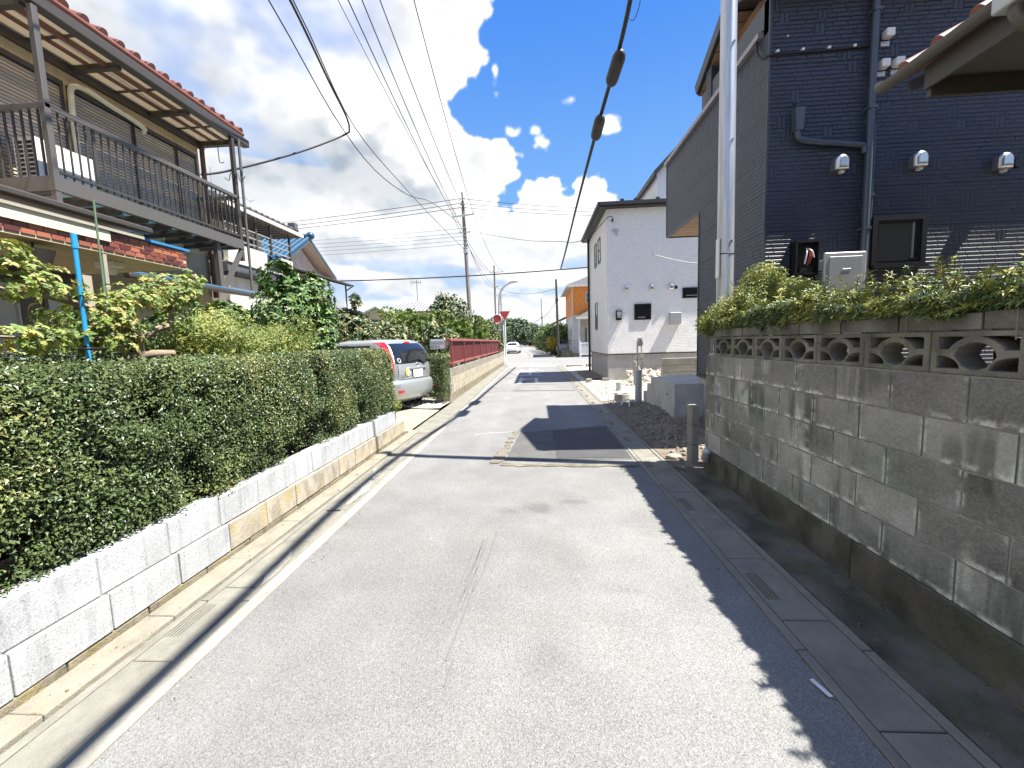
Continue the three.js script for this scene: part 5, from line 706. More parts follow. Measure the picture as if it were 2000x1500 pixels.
{ // third house: blue tiles, brown awning
  const h = thing('blue_roof_house', 'white gabled house with blue roof tiles and a brown awning', 'house'), X = -9.5;
  mesh('wall', M([bx(-15, X, 0.1, 5.1, -19.5, -16.4), prismX([[-19.5, 5.1], [-17.9, 6.1], [-16.4, 5.1]], -15, X)]), MT.plasterWhite, h);
  const up = [[-20.1, 4.95], [-17.9, 6.32], [-15.9, 5.07]]; const rf = mesh('roof', prismX([...up, ...[...up].reverse().map(([z, y]) => [z, y + 0.10])], -15.2, X + 0.55), MT.roofTileBlue, h);
  mesh('soffit', prismX([...up, ...[...up].reverse().map(([z, y]) => [z, y - 0.05])], -15.1, X + 0.52), MT.plasterWhite, rf);
  for (let i = 0; i < 9; i++) mesh('roof_tile', bar(V(X + 0.5 - i * 0.28, 6.45, -17.85), V(X + 0.5 - i * 0.28, 5.22, -15.88), 0.08, 8), MT.roofTileBlue, rf); mesh('ridge_tile', M([bar(V(-15, 6.5, -17.9), V(X + 0.58, 6.5, -17.9), 0.13, 10), new THREE.SphereGeometry(0.17, 10, 8).translate(X + 0.56, 6.54, -17.9)]), MT.roofTileBlue, rf);
  const a = mesh('awning', prismZ([[X, 5.0], [X, 5.05], [-8.55, 4.78], [-8.55, 4.73]], -20.9, -15.6), MT.brownPipe, h); for (let z = -20.8; z < -15.7; z += 0.45) mesh('awning_rafter', rod(V(X, 4.97, z), V(-8.6, 4.71, z), 0.05, 0.06), MT.bronze, a); mesh('awning_gutter', M([bar(V(-8.5, 4.74, -20.95), V(-8.5, 4.74, -15.6), 0.05, 8), bar(V(-8.5, 4.7, -20.85), V(-8.75, 4.45, -20.6), 0.03, 8)]), MT.bronze, a);
  for (const z of [-20.6, -17.2]) mesh('awning_post', bx(-8.78, -8.72, 0.1, 4.75, z - 0.03, z + 0.03), MT.brownPipe, h);
  mesh('balcony', M([bx(X, -8.75, 3.2, 3.3, -20.7, -15.8), bx(-8.8, -8.74, 3.3, 4.0, -18.8, -15.8)]), MT.brownPipe, h);
  const w = mesh('window_frame', frameX(X, X + 0.05, 3.6, 4.6, -19.0, -17.9, 0.06), MT.beige, h); mesh('pane', bx(X + 0.005, X + 0.02, 3.66, 4.54, -18.94, -17.96), MT.paneGlass, w);
  const ls = []; for (let i = 0; i < 16; i++) { ls.push(rod(V(-8.74, 3.1, -20.6 + i * 0.12), V(-8.74, 3.9, -20.2 + i * 0.12 > -18.6 ? -18.6 : -20.2 + i * 0.12), 0.01, 0.01), rod(V(-8.73, 3.9, -20.6 + i * 0.12), V(-8.73, 3.1, -20.2 + i * 0.12 > -18.6 ? -18.6 : -20.2 + i * 0.12), 0.01, 0.01)); } stuff(mesh('lattice', M(ls), MT.aluGrey, h));
  h.children.forEach(k => k.position.set(-0.9, -0.12, -0.4));
}
{ // distant house over the garden trees and the netted shed before it
  const h = thing('grey_roof_house', 'distant beige house with a grey hipped metal roof', 'house');
  mesh('wall', bx(-17, -9.6, 0, 4.7, -46, -40), MT.beige, h);
  const y = 4.7, A = [-17.6, y, -39.4], B = [-9.0, y, -39.4], C = [-9.0, y, -46.6], D = [-17.6, y, -46.6], P = [-12.2, y + 1.3, -43]; const tri = (a, b, c) => { const g = new THREE.BufferGeometry(); g.setAttribute('position', new THREE.Float32BufferAttribute([...a, ...b, ...c], 3)); g.computeVertexNormals(); return wuv(g); };
  const rf = mesh('roof', M([tri(A, B, P), tri(B, C, P), tri(C, D, P), tri(D, A, P)]), MT.aluGrey, h); for (let i = 1; i < 24; i++) { const x = -17.6 + i * 0.36, t = x < -12.2 ? (x + 17.6) / 5.4 : (-9.0 - x) / 3.2; mesh('standing_seam', rod(V(x, y + 0.02, -39.38), V(x, y + 0.02 + 1.3 * t, -39.4 - 3.6 * t), 0.05, 0.06), MT.roofTileGrey, rf); }
  mesh('eave', bx(-17.6, -9.0, y - 0.14, y - 0.01, -39.5, -39.35), MT.bronze, rf);
  const wing = mesh('gable_wing', M([bx(-16.2, -12.4, 0, 3.6, -40, -36), prismZ([[-16.6, 3.6], [-12.0, 3.6], [-13.9, 4.75]], -40, -36)]), MT.beige, h); mesh('wing_roof', prismZ([[-16.9, 3.45], [-16.9, 3.6], [-13.9, 4.95], [-11.7, 3.6], [-11.7, 3.45], [-13.9, 4.78]], -40.2, -35.7), MT.concPale, wing);
  for (const x of [-14.4, -13.2]) { const w = mesh('window_frame', frameZ(x, x + 0.55, 2.9, 3.8, -36, -35.94, 0.07), MT.blackMetal, h); mesh('pane', bx(x + 0.07, x + 0.48, 2.97, 3.73, -35.99, -35.97), MT.paneGlass, w); }
  const n = thing('netted_shed', 'low shed with dark netting walls behind the silver car', 'shed'); mesh('frame', M([...[-9.6, -8.2, -6.9].map(x => bar(V(x, 0, -20.5), V(x, 2.5, -20.5), 0.03, 6)), bar(V(-9.6, 2.5, -20.5), V(-6.9, 2.35, -20.5), 0.03, 6), bar(V(-9.6, 1.5, -20.5), V(-6.9, 1.45, -20.5), 0.02, 6)]), MT.bronze, n); MT.net = phys(0.12, 0.14, 0.16, 0.9, { transmission: 0.35, thickness: 0 }); mesh('net', bx(-9.6, -6.9, 0.1, 2.4, -20.56, -20.55), MT.net, n); mesh('shed_roof', prismZ([[-9.7, 2.9], [-9.7, 2.94], [-6.7, 2.42], [-6.7, 2.38]], -23, -20.2), MT.galv, n);
}
// ---------------------------------------------------------------- garden trees on the left
const v3 = a => a;
function plant(name, label, cat, group, { stems, bark = MT.bark, blobs, n, geo, m = MT.leafSoft, cols, sd, s0 = 0.7, s1 = 1.25, inner = 0.45, up = 0.5, gap = 0.42, gs = 2.2, crown = 'crown' }) {
  const t = thing(name, label, cat, group); if (stems) mesh('trunk', limbs(stems), bark, t); leaves(crown, t, geo, m, crownPts(blobs, n, sd, inner, gap, gs), cols, sd + 1, s0, s1, up); return t;
}
plant('magnolia_tree', 'small tree with large yellow green leaves and a forked grey trunk', 'tree', null, {
  stems: [[[[-3.42, 0.36, -3.34], [-3.41, 1.0, -3.36], [-3.40, 1.62, -3.37]], 0.045, 0.04], [[[-3.40, 1.56, -3.37], [-3.36, 1.66, -3.50], [-3.37, 1.72, -3.66], [-3.38, 1.92, -3.74], [-3.40, 2.1, -3.95]], 0.034, 0.014], [[[-3.40, 1.58, -3.36], [-3.42, 1.72, -3.2], [-3.42, 1.84, -2.95], [-3.42, 1.9, -2.5], [-3.4, 1.95, -2.2]], 0.034, 0.008], [[[-3.4, 1.5, -3.33], [-3.34, 1.58, -3.0], [-3.34, 1.58, -2.6], [-3.3, 1.6, -2.1]], 0.02, 0.006], [[[-3.42, 1.86, -2.8], [-3.4, 2.06, -2.6], [-3.4, 2.12, -2.45]], 0.012, 0.005], [[[-3.42, 1.84, -2.95], [-3.42, 2.02, -2.7], [-3.38, 2.2, -2.62]], 0.01, 0.004], [[[-3.5, 1.36, -3.2], [-3.4, 1.44, -3.4], [-3.3, 1.45, -3.6]], 0.05, 0.03]],
  bark: MT.barkPale, blobs: [[-3.4, 1.96, -2.6, 0.3, 0.13, 0.34], [-3.42, 1.78, -3.02, 0.32, 0.16, 0.3], [-3.4, 2.02, -3.72, 0.24, 0.18, 0.26], [-3.38, 2.14, -3.95, 0.14, 0.12, 0.14], [-3.32, 1.58, -2.45, 0.24, 0.09, 0.42], [-3.42, 1.92, -3.36, 0.25, 0.12, 0.25], [-3.45, 1.62, -3.1, 0.3, 0.15, 0.3], [-3.4, 2.14, -2.5, 0.16, 0.08, 0.2], [-3.36, 1.95, -2.15, 0.15, 0.08, 0.22]], n: 1900, geo: CL.big, cols: [[0.22, 0.31, 0.045], [0.15, 0.24, 0.04], [0.34, 0.38, 0.07], [0.42, 0.38, 0.09]], sd: 51, s0: 0.15, s1: 0.42, inner: 0.2, gap: 0.53, gs: 5, up: 0.8 });
plant('garden_bush', 'dense yellow green bush behind the middle of the clipped hedge', 'bush', null, { stems: [[[[-3.6, 0.36, -4.9], [-3.55, 1.0, -4.85], [-3.5, 1.6, -4.8]], 0.03, 0.01], [[[-3.65, 0.36, -4.6], [-3.6, 1.0, -4.5], [-3.5, 1.7, -4.4]], 0.03, 0.01]], blobs: (() => { const r = rng(56), b = []; for (let i = 0; i < 34; i++) { const z = mix(-3.85, -5.7, r()), q = 0.10 + r() * 0.16; b.push([-3.5 + (r() - 0.5) * 0.5, mix(1.2, 1.72 + 0.2 * Math.sin(z * 4.1), Math.sqrt(r())), z, q * 1.2, q * 0.8, q * 1.3]); } return b; })(), n: 3800, geo: CL.nand, cols: [[0.24, 0.31, 0.045], [0.15, 0.23, 0.04], [0.36, 0.36, 0.07]], sd: 55, s0: 0.6, s1: 1.15, gap: 0.5, gs: 4 });
plant('citrus_tree', 'dark green broadleaf tree rising above the hedge beside the parked car', 'tree', null, { stems: [[[[-3.7, 0.36, -6.0], [-3.68, 1.1, -5.98], [-3.6, 1.8, -5.95]], 0.05, 0.025], [[[-3.66, 1.3, -5.98], [-3.5, 1.8, -6.3], [-3.5, 2.1, -6.4]], 0.025, 0.01]], blobs: [[-3.6, 2.0, -5.9, 0.42, 0.42, 0.5], [-3.6, 2.42, -5.75, 0.25, 0.24, 0.25], [-3.5, 2.3, -6.6, 0.25, 0.25, 0.3], [-3.5, 2.25, -6.3, 0.25, 0.25, 0.3], [-3.5, 1.6, -6.3, 0.4, 0.4, 0.42], [-3.55, 1.55, -5.65, 0.3, 0.35, 0.3], [-3.6, 2.5, -5.85, 0.12, 0.2, 0.12], [-3.5, 2.45, -6.45, 0.12, 0.2, 0.12], [-3.5, 1.95, -6.65, 0.25, 0.2, 0.25]], n: 3000, geo: CL.cit, m: MT.leafGloss, cols: [[0.05, 0.11, 0.024], [0.075, 0.15, 0.032], [0.13, 0.21, 0.05]], sd: 59, s0: 0.5, s1: 0.95, inner: 0.4, gap: 0.52, gs: 4 });
plant('camellia_shrub', 'rounded glossy camellia behind the silver car', 'shrub', null, { stems: [[[[-5.2, 0.1, -11.5], [-5.2, 1.0, -11.5], [-5.1, 2.0, -11.5]], 0.06, 0.02], [[[-5.05, 2.2, -11.5], [-4.95, 2.9, -11.4]], 0.015, 0.006]], blobs: [[-5.3, 1.75, -11.5, 0.75, 0.75, 0.7], [-4.9, 1.55, -11.4, 0.5, 0.5, 0.5], [-5.5, 2.2, -11.6, 0.5, 0.4, 0.5], [-4.98, 2.7, -11.4, 0.12, 0.25, 0.12], [-4.6, 1.75, -11.5, 0.3, 0.3, 0.3]], n: 1250, geo: CL.cam, m: MT.leafGloss, cols: [[0.045, 0.075, 0.022], [0.07, 0.10, 0.03], [0.15, 0.15, 0.05]], sd: 63, s0: 1.1, s1: 1.8 });
plant('garden_bush', 'mid green bush in front of the lean-to roof', 'bush', null, { stems: [[[[-4.6, 0.36, -6.3], [-4.5, 1.2, -6.2], [-4.5, 1.9, -6.1]], 0.03, 0.01]], blobs: [[-4.6, 1.7, -5.9, 0.45, 0.45, 0.5], [-4.5, 1.8, -6.7, 0.35, 0.3, 0.4], [-4.7, 1.5, -5.2, 0.4, 0.45, 0.45]], n: 1300, geo: CL.cit, m: MT.leafGloss, cols: [[0.055, 0.12, 0.03], [0.09, 0.16, 0.035], [0.2, 0.25, 0.06]], sd: 67 });
plant('garden_bush', 'grey green undergrowth below the yellow leaved tree', 'bush', null, { blobs: [[-3.9, 1.25, -3.4, 0.4, 0.35, 0.5], [-4.0, 1.2, -2.9, 0.3, 0.3, 0.3], [-3.9, 1.45, -3.95, 0.3, 0.3, 0.3]], stems: [[[[-3.95, 0.36, -3.4], [-3.9, 0.9, -3.4], [-3.9, 1.3, -3.35]], 0.02, 0.008]], n: 900, geo: CL.box, m: MT.leafGloss, cols: [[0.06, 0.10, 0.035], [0.11, 0.16, 0.05]], sd: 70, s0: 1.2, s1: 2.2 });
// small clipped hedge by the gate
{ const h = thing('small_hedge', 'short clipped hedge block between the car and the red fence', 'hedge'), r = rng(73), P = []; for (let i = 0; i < 2600; i++) { const x = mix(-2.68, -2.13, r()), y = mix(0.22, 1.2, r()), z = mix(-9.95, -9.45, r()), ed = Math.min(x + 2.68, -2.13 - x, z + 9.95, -9.45 - z, 1.2 - y); if (ed > 0.10) continue; P.push([x, y, z, x > -2.25 ? 1 : 0, y > 1.1 ? 1 : 0.2, z > -9.55 ? 1 : 0, r() * 3 | 0]); } leaves('foliage', h, CL.box, MT.leafGloss, P, [[0.05, 0.085, 0.026], [0.075, 0.11, 0.032], [0.14, 0.15, 0.045]], 74, 1.0, 1.6, 0.2); mesh('light_block_core', wuv(new RoundedBoxGeometry(0.36, 0.9, 0.32, 2, 0.1).translate(-2.40, 0.65, -9.70)), MT.hedgeCore, h); }  // core is an added dark box that stops light passing through
{ const m = thing('mailbox', 'silver metal mailbox on a post behind the small hedge', 'mailbox'); mesh('box', rbx(-2.88, -2.46, 1.33, 1.60, -11.4, -11.1, 0.02, 2), MT.steel, m); mesh('flap', rbx(-2.84, -2.50, 1.48, 1.56, -11.1, -11.08, 0.01), MT.aluGrey, m); mesh('post', bx(-2.70, -2.64, 0.05, 1.33, -11.28, -11.22), MT.blackMetal, m); }
// ---------------------------------------------------------------- red fence on a block wall
{
  const w = thing('fence_wall', 'low yellowed concrete block wall carrying the red fence', 'wall'), r = rng(81);
  mesh('wall_core', bx(-2.30, -2.165, 0, 0.845, -27.2, -10.2), MT.mortar, w); mesh('end_pillar', rbx(-2.36, -2.14, 0, 0.5, -10.22, -9.98, 0.015), MT.kerbTan, w);
  for (let row = 0; row < 4; row++) for (let z = -10.25 - (row % 2) * 0.2; z > -27; z -= 0.4) mesh('block', wuv(rbx(-2.29, -2.15 - r() * 0.006, row * 0.212 + 0.002, row * 0.212 + 0.206, Math.max(z - 0.394, -27.2), z, 0.006), 1, r(), r()), row === 0 ? MT.stoneBase : row === 3 ? MT.kerbTan : MT.stoneOld, w);
  const f = thing('red_fence', 'rusty red corrugated metal fence standing on the block wall', 'fence');
  mesh('bottom_rail', rbx(-2.23, -2.15, 0.93, 0.99, -25.5, -10.35, 0.01), MT.redFrame, f); mesh('top_rail', rbx(-2.25, -2.13, 1.53, 1.60, -25.5, -10.25, 0.01), MT.redFrame, f);
  for (let z = -10.4; z > -25.4; z -= 1.85) {
    mesh('post', bx(-2.17, -2.13, 0.85, 1.56, z - 0.03, z), MT.redFrame, f); if (z - 1.85 < -25.8) break;
    const n = 22, pts = []; for (let i = 0; i <= n * 2; i++) pts.push([z - 0.03 - i / (n * 2) * 1.79, -2.205 + (i % 4 < 2 ? 0 : 0.018)]);
    const pos = []; for (let i = 0; i < pts.length - 1; i++) { const [za, xa] = pts[i], [zb, xb] = pts[i + 1]; pos.push(xa, 0.98, za, xb, 0.98, zb, xb, 1.54, zb, xa, 0.98, za, xb, 1.54, zb, xa, 1.54, za); } const g = new THREE.BufferGeometry(); g.setAttribute('position', new THREE.Float32BufferAttribute(pos, 3)); g.computeVertexNormals(); mesh('panel', wuv(g), (() => { const m = MT.redFence; m.side = THREE.DoubleSide; return m; })(), f);
  }
}
// trees behind the red fence
const FG = 'trees behind the red fence';
const firC = [[0.10, 0.17, 0.03], [0.15, 0.22, 0.04], [0.22, 0.28, 0.05]], broadC = [[0.06, 0.10, 0.03], [0.10, 0.14, 0.045], [0.2, 0.2, 0.08]];
function fenceTree(x, z, top, rad, kind, sd, label) { const st = [[[[x, 0, z], [x + 0.03, top * 0.45, z], [x, top * 0.85, z]], 0.07, 0.02]]; const bl = kind ? [[x, top * 0.62, z, rad, top * 0.34, rad], [x + rad * 0.5, top * 0.5, z + rad * 0.4, rad * 0.6, top * 0.25, rad * 0.6], [x - rad * 0.4, top * 0.78, z, rad * 0.5, top * 0.2, rad * 0.5]] : [[x, top * 0.55, z, rad, top * 0.42, rad], [x + rad * 0.4, top * 0.75, z, rad * 0.45, top * 0.24, rad * 0.45], [x - rad * 0.5, top * 0.66, z + 0.2, rad * 0.5, top * 0.28, rad * 0.5], [x, top * 0.88, z, rad * 0.3, top * 0.13, rad * 0.3]]; return plant('garden_tree', label, 'tree', FG, { stems: st, blobs: bl, n: 620, geo: kind ? CL.far : CL.fir, m: MT.leafFar, cols: kind ? broadC : firC, sd, s0: 0.7, s1: 1.4, inner: 0.4, gs: 1.6 }); }
fenceTree(-5.9, -16.5, 3.0, 0.85, 0, 101, 'bright green conifer nearest the grey roofed distant house');
fenceTree(-4.9, -16.2, 2.85, 0.8, 0, 102, 'bright green conifer second from the camellia behind the car');
fenceTree(-5.0, -14.6, 2.3, 0.7, 1, 103, 'pale leaved shrub in front of the bright conifers');
fenceTree(-4.1, -16.8, 2.75, 0.8, 0, 104, 'yellow green conifer above the mailbox');
fenceTree(-3.5, -14.8, 2.3, 0.6, 1, 105, 'loose shrub growing just behind the mailbox');
fenceTree(-4.1, -20.0, 3.9, 1.0, 1, 106, 'tall dark tree with a sparse top below the utility pole');
fenceTree(-3.3, -17.8, 2.5, 0.6, 0, 107, 'mid green conifer hanging over the start of the red fence');
fenceTree(-3.2, -21.5, 2.9, 0.75, 0, 108, 'bright green tree over the middle of the red fence');
fenceTree(-2.9, -24.2, 2.9, 0.75, 1, 109, 'leafy tree at the far end of the red fence');
fenceTree(-3.0, -27.0, 2.4, 0.6, 1, 110, 'round shrub just behind the road signs');
fenceTree(-5.4, -24.0, 3.5, 1.1, 1, 111, 'dark tree farthest back behind the red fence');
// ---------------------------------------------------------------- cars
function carShape(k) { // k: table of [y, rear, front, half width]
  const at = (y, c) => { let i = 1; while (i < k.length - 1 && y > k[i][0]) i++; const p0 = k[Math.max(i - 2, 0)], p1 = k[i - 1], p2 = k[i], p3 = k[Math.min(i + 1, k.length - 1)], t = clamp((y - p1[0]) / (p2[0] - p1[0])); const m1 = (p2[c] - p0[c]) / Math.max(p2[0] - p0[0], 1e-4) * (p2[0] - p1[0]), m2 = (p3[c] - p1[c]) / Math.max(p3[0] - p1[0], 1e-4) * (p2[0] - p1[0]); const t2 = t * t, t3 = t2 * t; return (2 * t3 - 3 * t2 + 1) * p1[c] + (t3 - 2 * t2 + t) * m1 + (-2 * t3 + 3 * t2) * p2[c] + (t3 - t2) * m2; };
  const rear = (y, z) => { const w = at(y, 3), rc = Math.min(0.26, w * 0.45), a = Math.abs(z) - (w - rc); return at(y, 1) - 0.05 * (z / w) ** 2 - (a > 0 ? rc - Math.sqrt(Math.max(rc * rc - a * a, 0)) : 0); };
  const ring = y => { const w = at(y, 3), R = at(y, 1), F = at(y, 2), rc = Math.min(0.26, w * 0.45), rf = Math.min(0.45, w * 0.6), o = []; const bow = z => -0.05 * (z / w) ** 2; for (let i = 0; i <= 10; i++) { const z = mix(-(w - rc), w - rc, i / 10); o.push([R + bow(z), z]); } for (let i = 1; i <= 8; i++) { const a = i / 8 * Math.PI / 2, z = w - rc + rc * Math.sin(a); o.push([R + bow(z) - rc + rc * Math.cos(a), z]); } for (let i = 1; i < 12; i++) o.push([mix(R - 0.05 - rc, F + rf, i / 12), w]); for (let i = 0; i <= 8; i++) { const a = i / 8 * Math.PI / 2; o.push([F + rf - rf * Math.sin(a), w - rf + rf * Math.cos(a)]); } const n = o.length; for (let i = n - 1; i >= 11; i--) o.push([o[i][0], -o[i][1]]); return o; };
  const ys = range(k[0][0], k[k.length - 1][0], 0.025), rows = ys.map(ring), N = rows[0].length, pos = [], idx = [];
  rows.forEach((o, j) => o.forEach(([x, z]) => pos.push(x, ys[j], z))); for (let j = 0; j < rows.length - 1; j++) for (let i = 0; i < N; i++) { const a = j * N + i, b = j * N + (i + 1) % N; idx.push(a, a + N, b, b, a + N, b + N); }
  const top = pos.length / 3, o = rows[rows.length - 1]; let cx = 0; o.forEach(p => cx += p[0] / N); pos.push(cx, ys[ys.length - 1] + 0.012, 0); for (let i = 0; i < N; i++) idx.push((rows.length - 1) * N + i, top, (rows.length - 1) * N + (i + 1) % N); const bot = pos.length / 3; pos.push(cx, ys[0], 0); for (let i = 0; i < N; i++) idx.push(i, (i + 1) % N, bot);
  const g = new THREE.BufferGeometry(); g.setAttribute('position', new THREE.Float32BufferAttribute(pos, 3)); g.setIndex(idx); g.computeVertexNormals(); g.setAttribute('uv', new THREE.Float32BufferAttribute(new Float32Array(pos.length / 3 * 2), 2));
  const patch = (rowsF, n, m, off) => { const P = [], I = []; for (let j = 0; j <= m; j++) for (let i = 0; i <= n; i++) P.push(...rowsF(i / n, j / m, off)); for (let j = 0; j < m; j++) for (let i = 0; i < n; i++) { const a = j * (n + 1) + i; I.push(a, a + 1, a + n + 1, a + 1, a + n + 2, a + n + 1); } const q = new THREE.BufferGeometry(); q.setAttribute('position', new THREE.Float32BufferAttribute(P, 3)); q.setIndex(I); q.computeVertexNormals(); q.setAttribute('uv', new THREE.Float32BufferAttribute([...Array(P.length / 3)].flatMap((_, i) => [(i % (n + 1)) / n, fl(i / (n + 1)) / m]), 2)); return q; };
  // rear patch between y0..y1, z limits as functions of t
  const onRear = (y0, y1, za, zb, off = 0.006, n = 14, m = 10) => patch((u, t) => { const y = mix(y0, y1, t), z = mix(za(t), zb(t), u); return [rear(y, z) + off, y, z + Math.sign(z) * off * (Math.abs(z) > at(y, 3) - 0.2 ? 1 : 0)]; }, n, m);
  const onSide = (s, y0, y1, xa, xb, off = 0.006) => patch((u, t) => { const y = mix(y0, y1, t); return [mix(xa(t), xb(t), u), y, s * (at(y, 3) + off)]; }, 8, 6);
  return { g, rear, at, onRear, onSide };
}
function wheel(parent, x, z, R) { const w = mesh('wheel', new THREE.TorusGeometry(R - 0.09, 0.09, 12, 28).scale(1, 1, 1.1).translate(x, R, z), MT.tyre, parent); mesh('rim', new THREE.CylinderGeometry(R - 0.11, R - 0.11, 0.14, 20).rotateX(Math.PI / 2).translate(x, R, z), MT.steel, w); }
function textPlate(w, h, draw) { const c = document.createElement('canvas'); c.width = 512; c.height = Math.round(512 * h / w); const x = c.getContext('2d'); draw(x, c.width, c.height); const t = new THREE.CanvasTexture(c); t.colorSpace = THREE.SRGBColorSpace; t.magFilter = THREE.LinearFilter; return new THREE.MeshStandardMaterial({ map: t, roughness: 0.5 }); }
const c0 = x => () => x;
{
  const S = carShape([[0.20, -0.16, -3.5, 0.70], [0.30, -0.04, -3.92, 0.80], [0.45, 0.0, -4.0, 0.84], [0.60, -0.005, -4.0, 0.845], [0.655, -0.05, -3.98, 0.84], [0.85, -0.055, -3.9, 0.838], [0.98, -0.075, -3.3, 0.83], [1.05, -0.10, -2.95, 0.81], [1.25, -0.19, -2.6, 0.745], [1.40, -0.29, -2.25, 0.69], [1.48, -0.40, -1.98, 0.63], [1.52, -0.55, -1.7, 0.53]]);
  const c = thing('parked_car', 'silver hatchback parked tail first to the street beyond the hedge', 'car'); mesh('body', S.g, MT.silver, c);
  mesh('rear_window', S.onRear(1.0, 1.43, t => -mix(0.64, 0.54, t), t => mix(0.64, 0.54, t), 0.006), MT.darkGlass, c);
  for (const s of [-1, 1]) { const l = mesh('tail_lamp', S.onRear(0.86, 1.46, t => s * mix(0.70, 0.56, t), t => s * mix(0.815, 0.655, t), 0.010, 8, 14), MT.lampRed, c); mesh('lamp_lens', S.onRear(0.93, 1.04, t => s * mix(0.715, 0.70, t), t => s * mix(0.79, 0.77, t), 0.016, 6, 4), MT.lampClear, l); mesh('lamp_lens', S.onRear(1.2, 1.28, t => s * mix(0.655, 0.64, t), t => s * mix(0.71, 0.69, t), 0.016, 6, 4), MT.lampOrange, l); mesh('reflector', S.onRear(0.40, 0.45, t => s * 0.52, t => s * 0.68, 0.006, 5, 2), MT.lampRed, c); }
  mesh('high_lamp', new THREE.SphereGeometry(1, 14, 8).scale(0.03, 0.03, 0.12).translate(S.rear(1.44, 0) + 0.01, 1.445, 0), MT.lampRed, c);
  mesh('tailgate_seam', M([S.onRear(0.665, 0.675, c0(-0.60), c0(0.60), 0.004, 14, 1), S.onRear(0.67, 0.98, c0(-0.615), c0(-0.605), 0.004, 1, 8), S.onRear(0.67, 0.98, c0(0.605), c0(0.615), 0.004, 1, 8)]), MT.blackPlastic, c);
  mesh('garnish', rbx(S.rear(0.9, 0) - 0.02, S.rear(0.9, 0) + 0.03, 0.865, 0.915, -0.31, 0.31, 0.018, 2), MT.silver, c);
  mesh('plate_recess', S.onRear(0.70, 0.86, c0(-0.19), c0(0.19), 0.005, 4, 2), MT.blackPlastic, c);
  const pm = textPlate(0.33, 0.165, (x, w, h) => { x.fillStyle = '#f4f4f0'; x.fillRect(0, 0, w, h); x.fillStyle = '#2a6b45'; x.textAlign = 'center'; x.textBaseline = 'middle'; x.font = 'bold ' + h * 0.24 + 'px sans-serif'; x.fillText('5 0 1', w * 0.55, h * 0.18); x.font = 'bold ' + h * 0.56 + 'px sans-serif'; x.fillText('20-61', w * 0.54, h * 0.63); });
  mesh('licence_plate', new THREE.PlaneGeometry(0.33, 0.165).rotateY(Math.PI / 2).translate(S.rear(0.78, 0) + 0.016, 0.775, 0), pm, c);
  const gm = textPlate(0.26, 0.06, (x, w, h) => { x.fillStyle = '#8d9294'; x.fillRect(0, 0, w, h); x.fillStyle = '#3c4042'; x.font = 'bold ' + h * 0.9 + 'px sans-serif'; x.textAlign = 'center'; x.textBaseline = 'middle'; x.fillText('n o t e', w / 2, h / 2); }); gm.metalness = 0.4; mesh('badge', new THREE.PlaneGeometry(0.22, 0.045).rotateY(Math.PI / 2).translate(S.rear(0.74, 0.44) + 0.012, 0.745, 0.44), gm, c);
  mesh('emblem', new THREE.TorusGeometry(0.045, 0.009, 8, 22).rotateY(Math.PI / 2).translate(S.rear(0.955, -0.02) + 0.012, 0.957, -0.02), MT.steel, c);
  const sg = (s, col) => { const sh = new THREE.Shape(); sh.moveTo(0, -0.09); sh.bezierCurveTo(0.10 * s, -0.09, 0.10 * s, 0.06, 0, 0.09); sh.lineTo(0, -0.09); return new THREE.ShapeGeometry(sh, 10).rotateY(Math.PI / 2).translate(S.rear(0.82, 0.34) + 0.014, 0.83, 0.34); };
  const st = mesh('driver_sticker', sg(-1), mat(0.6, 0.7, 0.06, 0.6), c); MT.leafSticker = mat(0.85, 0.85, 0.82, 0.6); mesh('sticker_half', sg(1), MT.leafSticker, st); st.material.side = MT.leafSticker.side = THREE.DoubleSide;
  mesh('window_sticker', new THREE.TorusGeometry(0.045, 0.008, 6, 22).rotateY(Math.PI / 2).rotateZ(0.35).translate(S.rear(1.07, 0.53) + 0.014, 1.07, 0.53), MT.whitePlastic, c);
  mesh('wiper', M([rod(V(S.rear(1.04, 0.3) + 0.03, 1.05, 0.3), V(S.rear(1.07, -0.1) + 0.03, 1.08, -0.1), 0.02, 0.02), rod(V(S.rear(1.07, -0.1) + 0.03, 1.08, -0.1), V(S.rear(0.98, -0.3) + 0.025, 0.985, -0.3), 0.035, 0.03)]), MT.blackPlastic, c);
  for (const s of [-1, 1]) { mesh('side_window', S.onSide(s, 1.02, 1.40, t => mix(-0.62, -0.72, t), t => mix(-1.35, -1.35, t)), MT.darkGlass, c); mesh('side_window', S.onSide(s, 1.0, 1.41, t => -1.41, t => mix(-2.3, -2.05, t)), MT.darkGlass, c); mesh('window_trim', S.onSide(s, 0.985, 1.42, t => -1.35, t => -1.41, 0.007), MT.blackPlastic, c); mesh('wheel_arch', S.onSide(s, 0.2, 0.66, t => -0.38 - 0.12 * t * t, t => -1.06 + 0.12 * t * t, 0.003), MT.blackPlastic, c); }
  mesh('underbody', bx(-3.4, -0.2, 0.17, 0.24, -0.66, 0.66), MT.blackPlastic, c); mesh('exhaust', bar(V(-0.3, 0.22, -0.4), V(-0.08, 0.22, -0.4), 0.03, 10), MT.steel, c);
  for (const [x, z] of [[-0.72, 0.74], [-0.72, -0.74], [-3.3, 0.74], [-3.3, -0.74]]) wheel(c, x, z, 0.295);
  c.position.set(-2.58, 0.075, -8.95); c.rotation.y = -0.35;
}
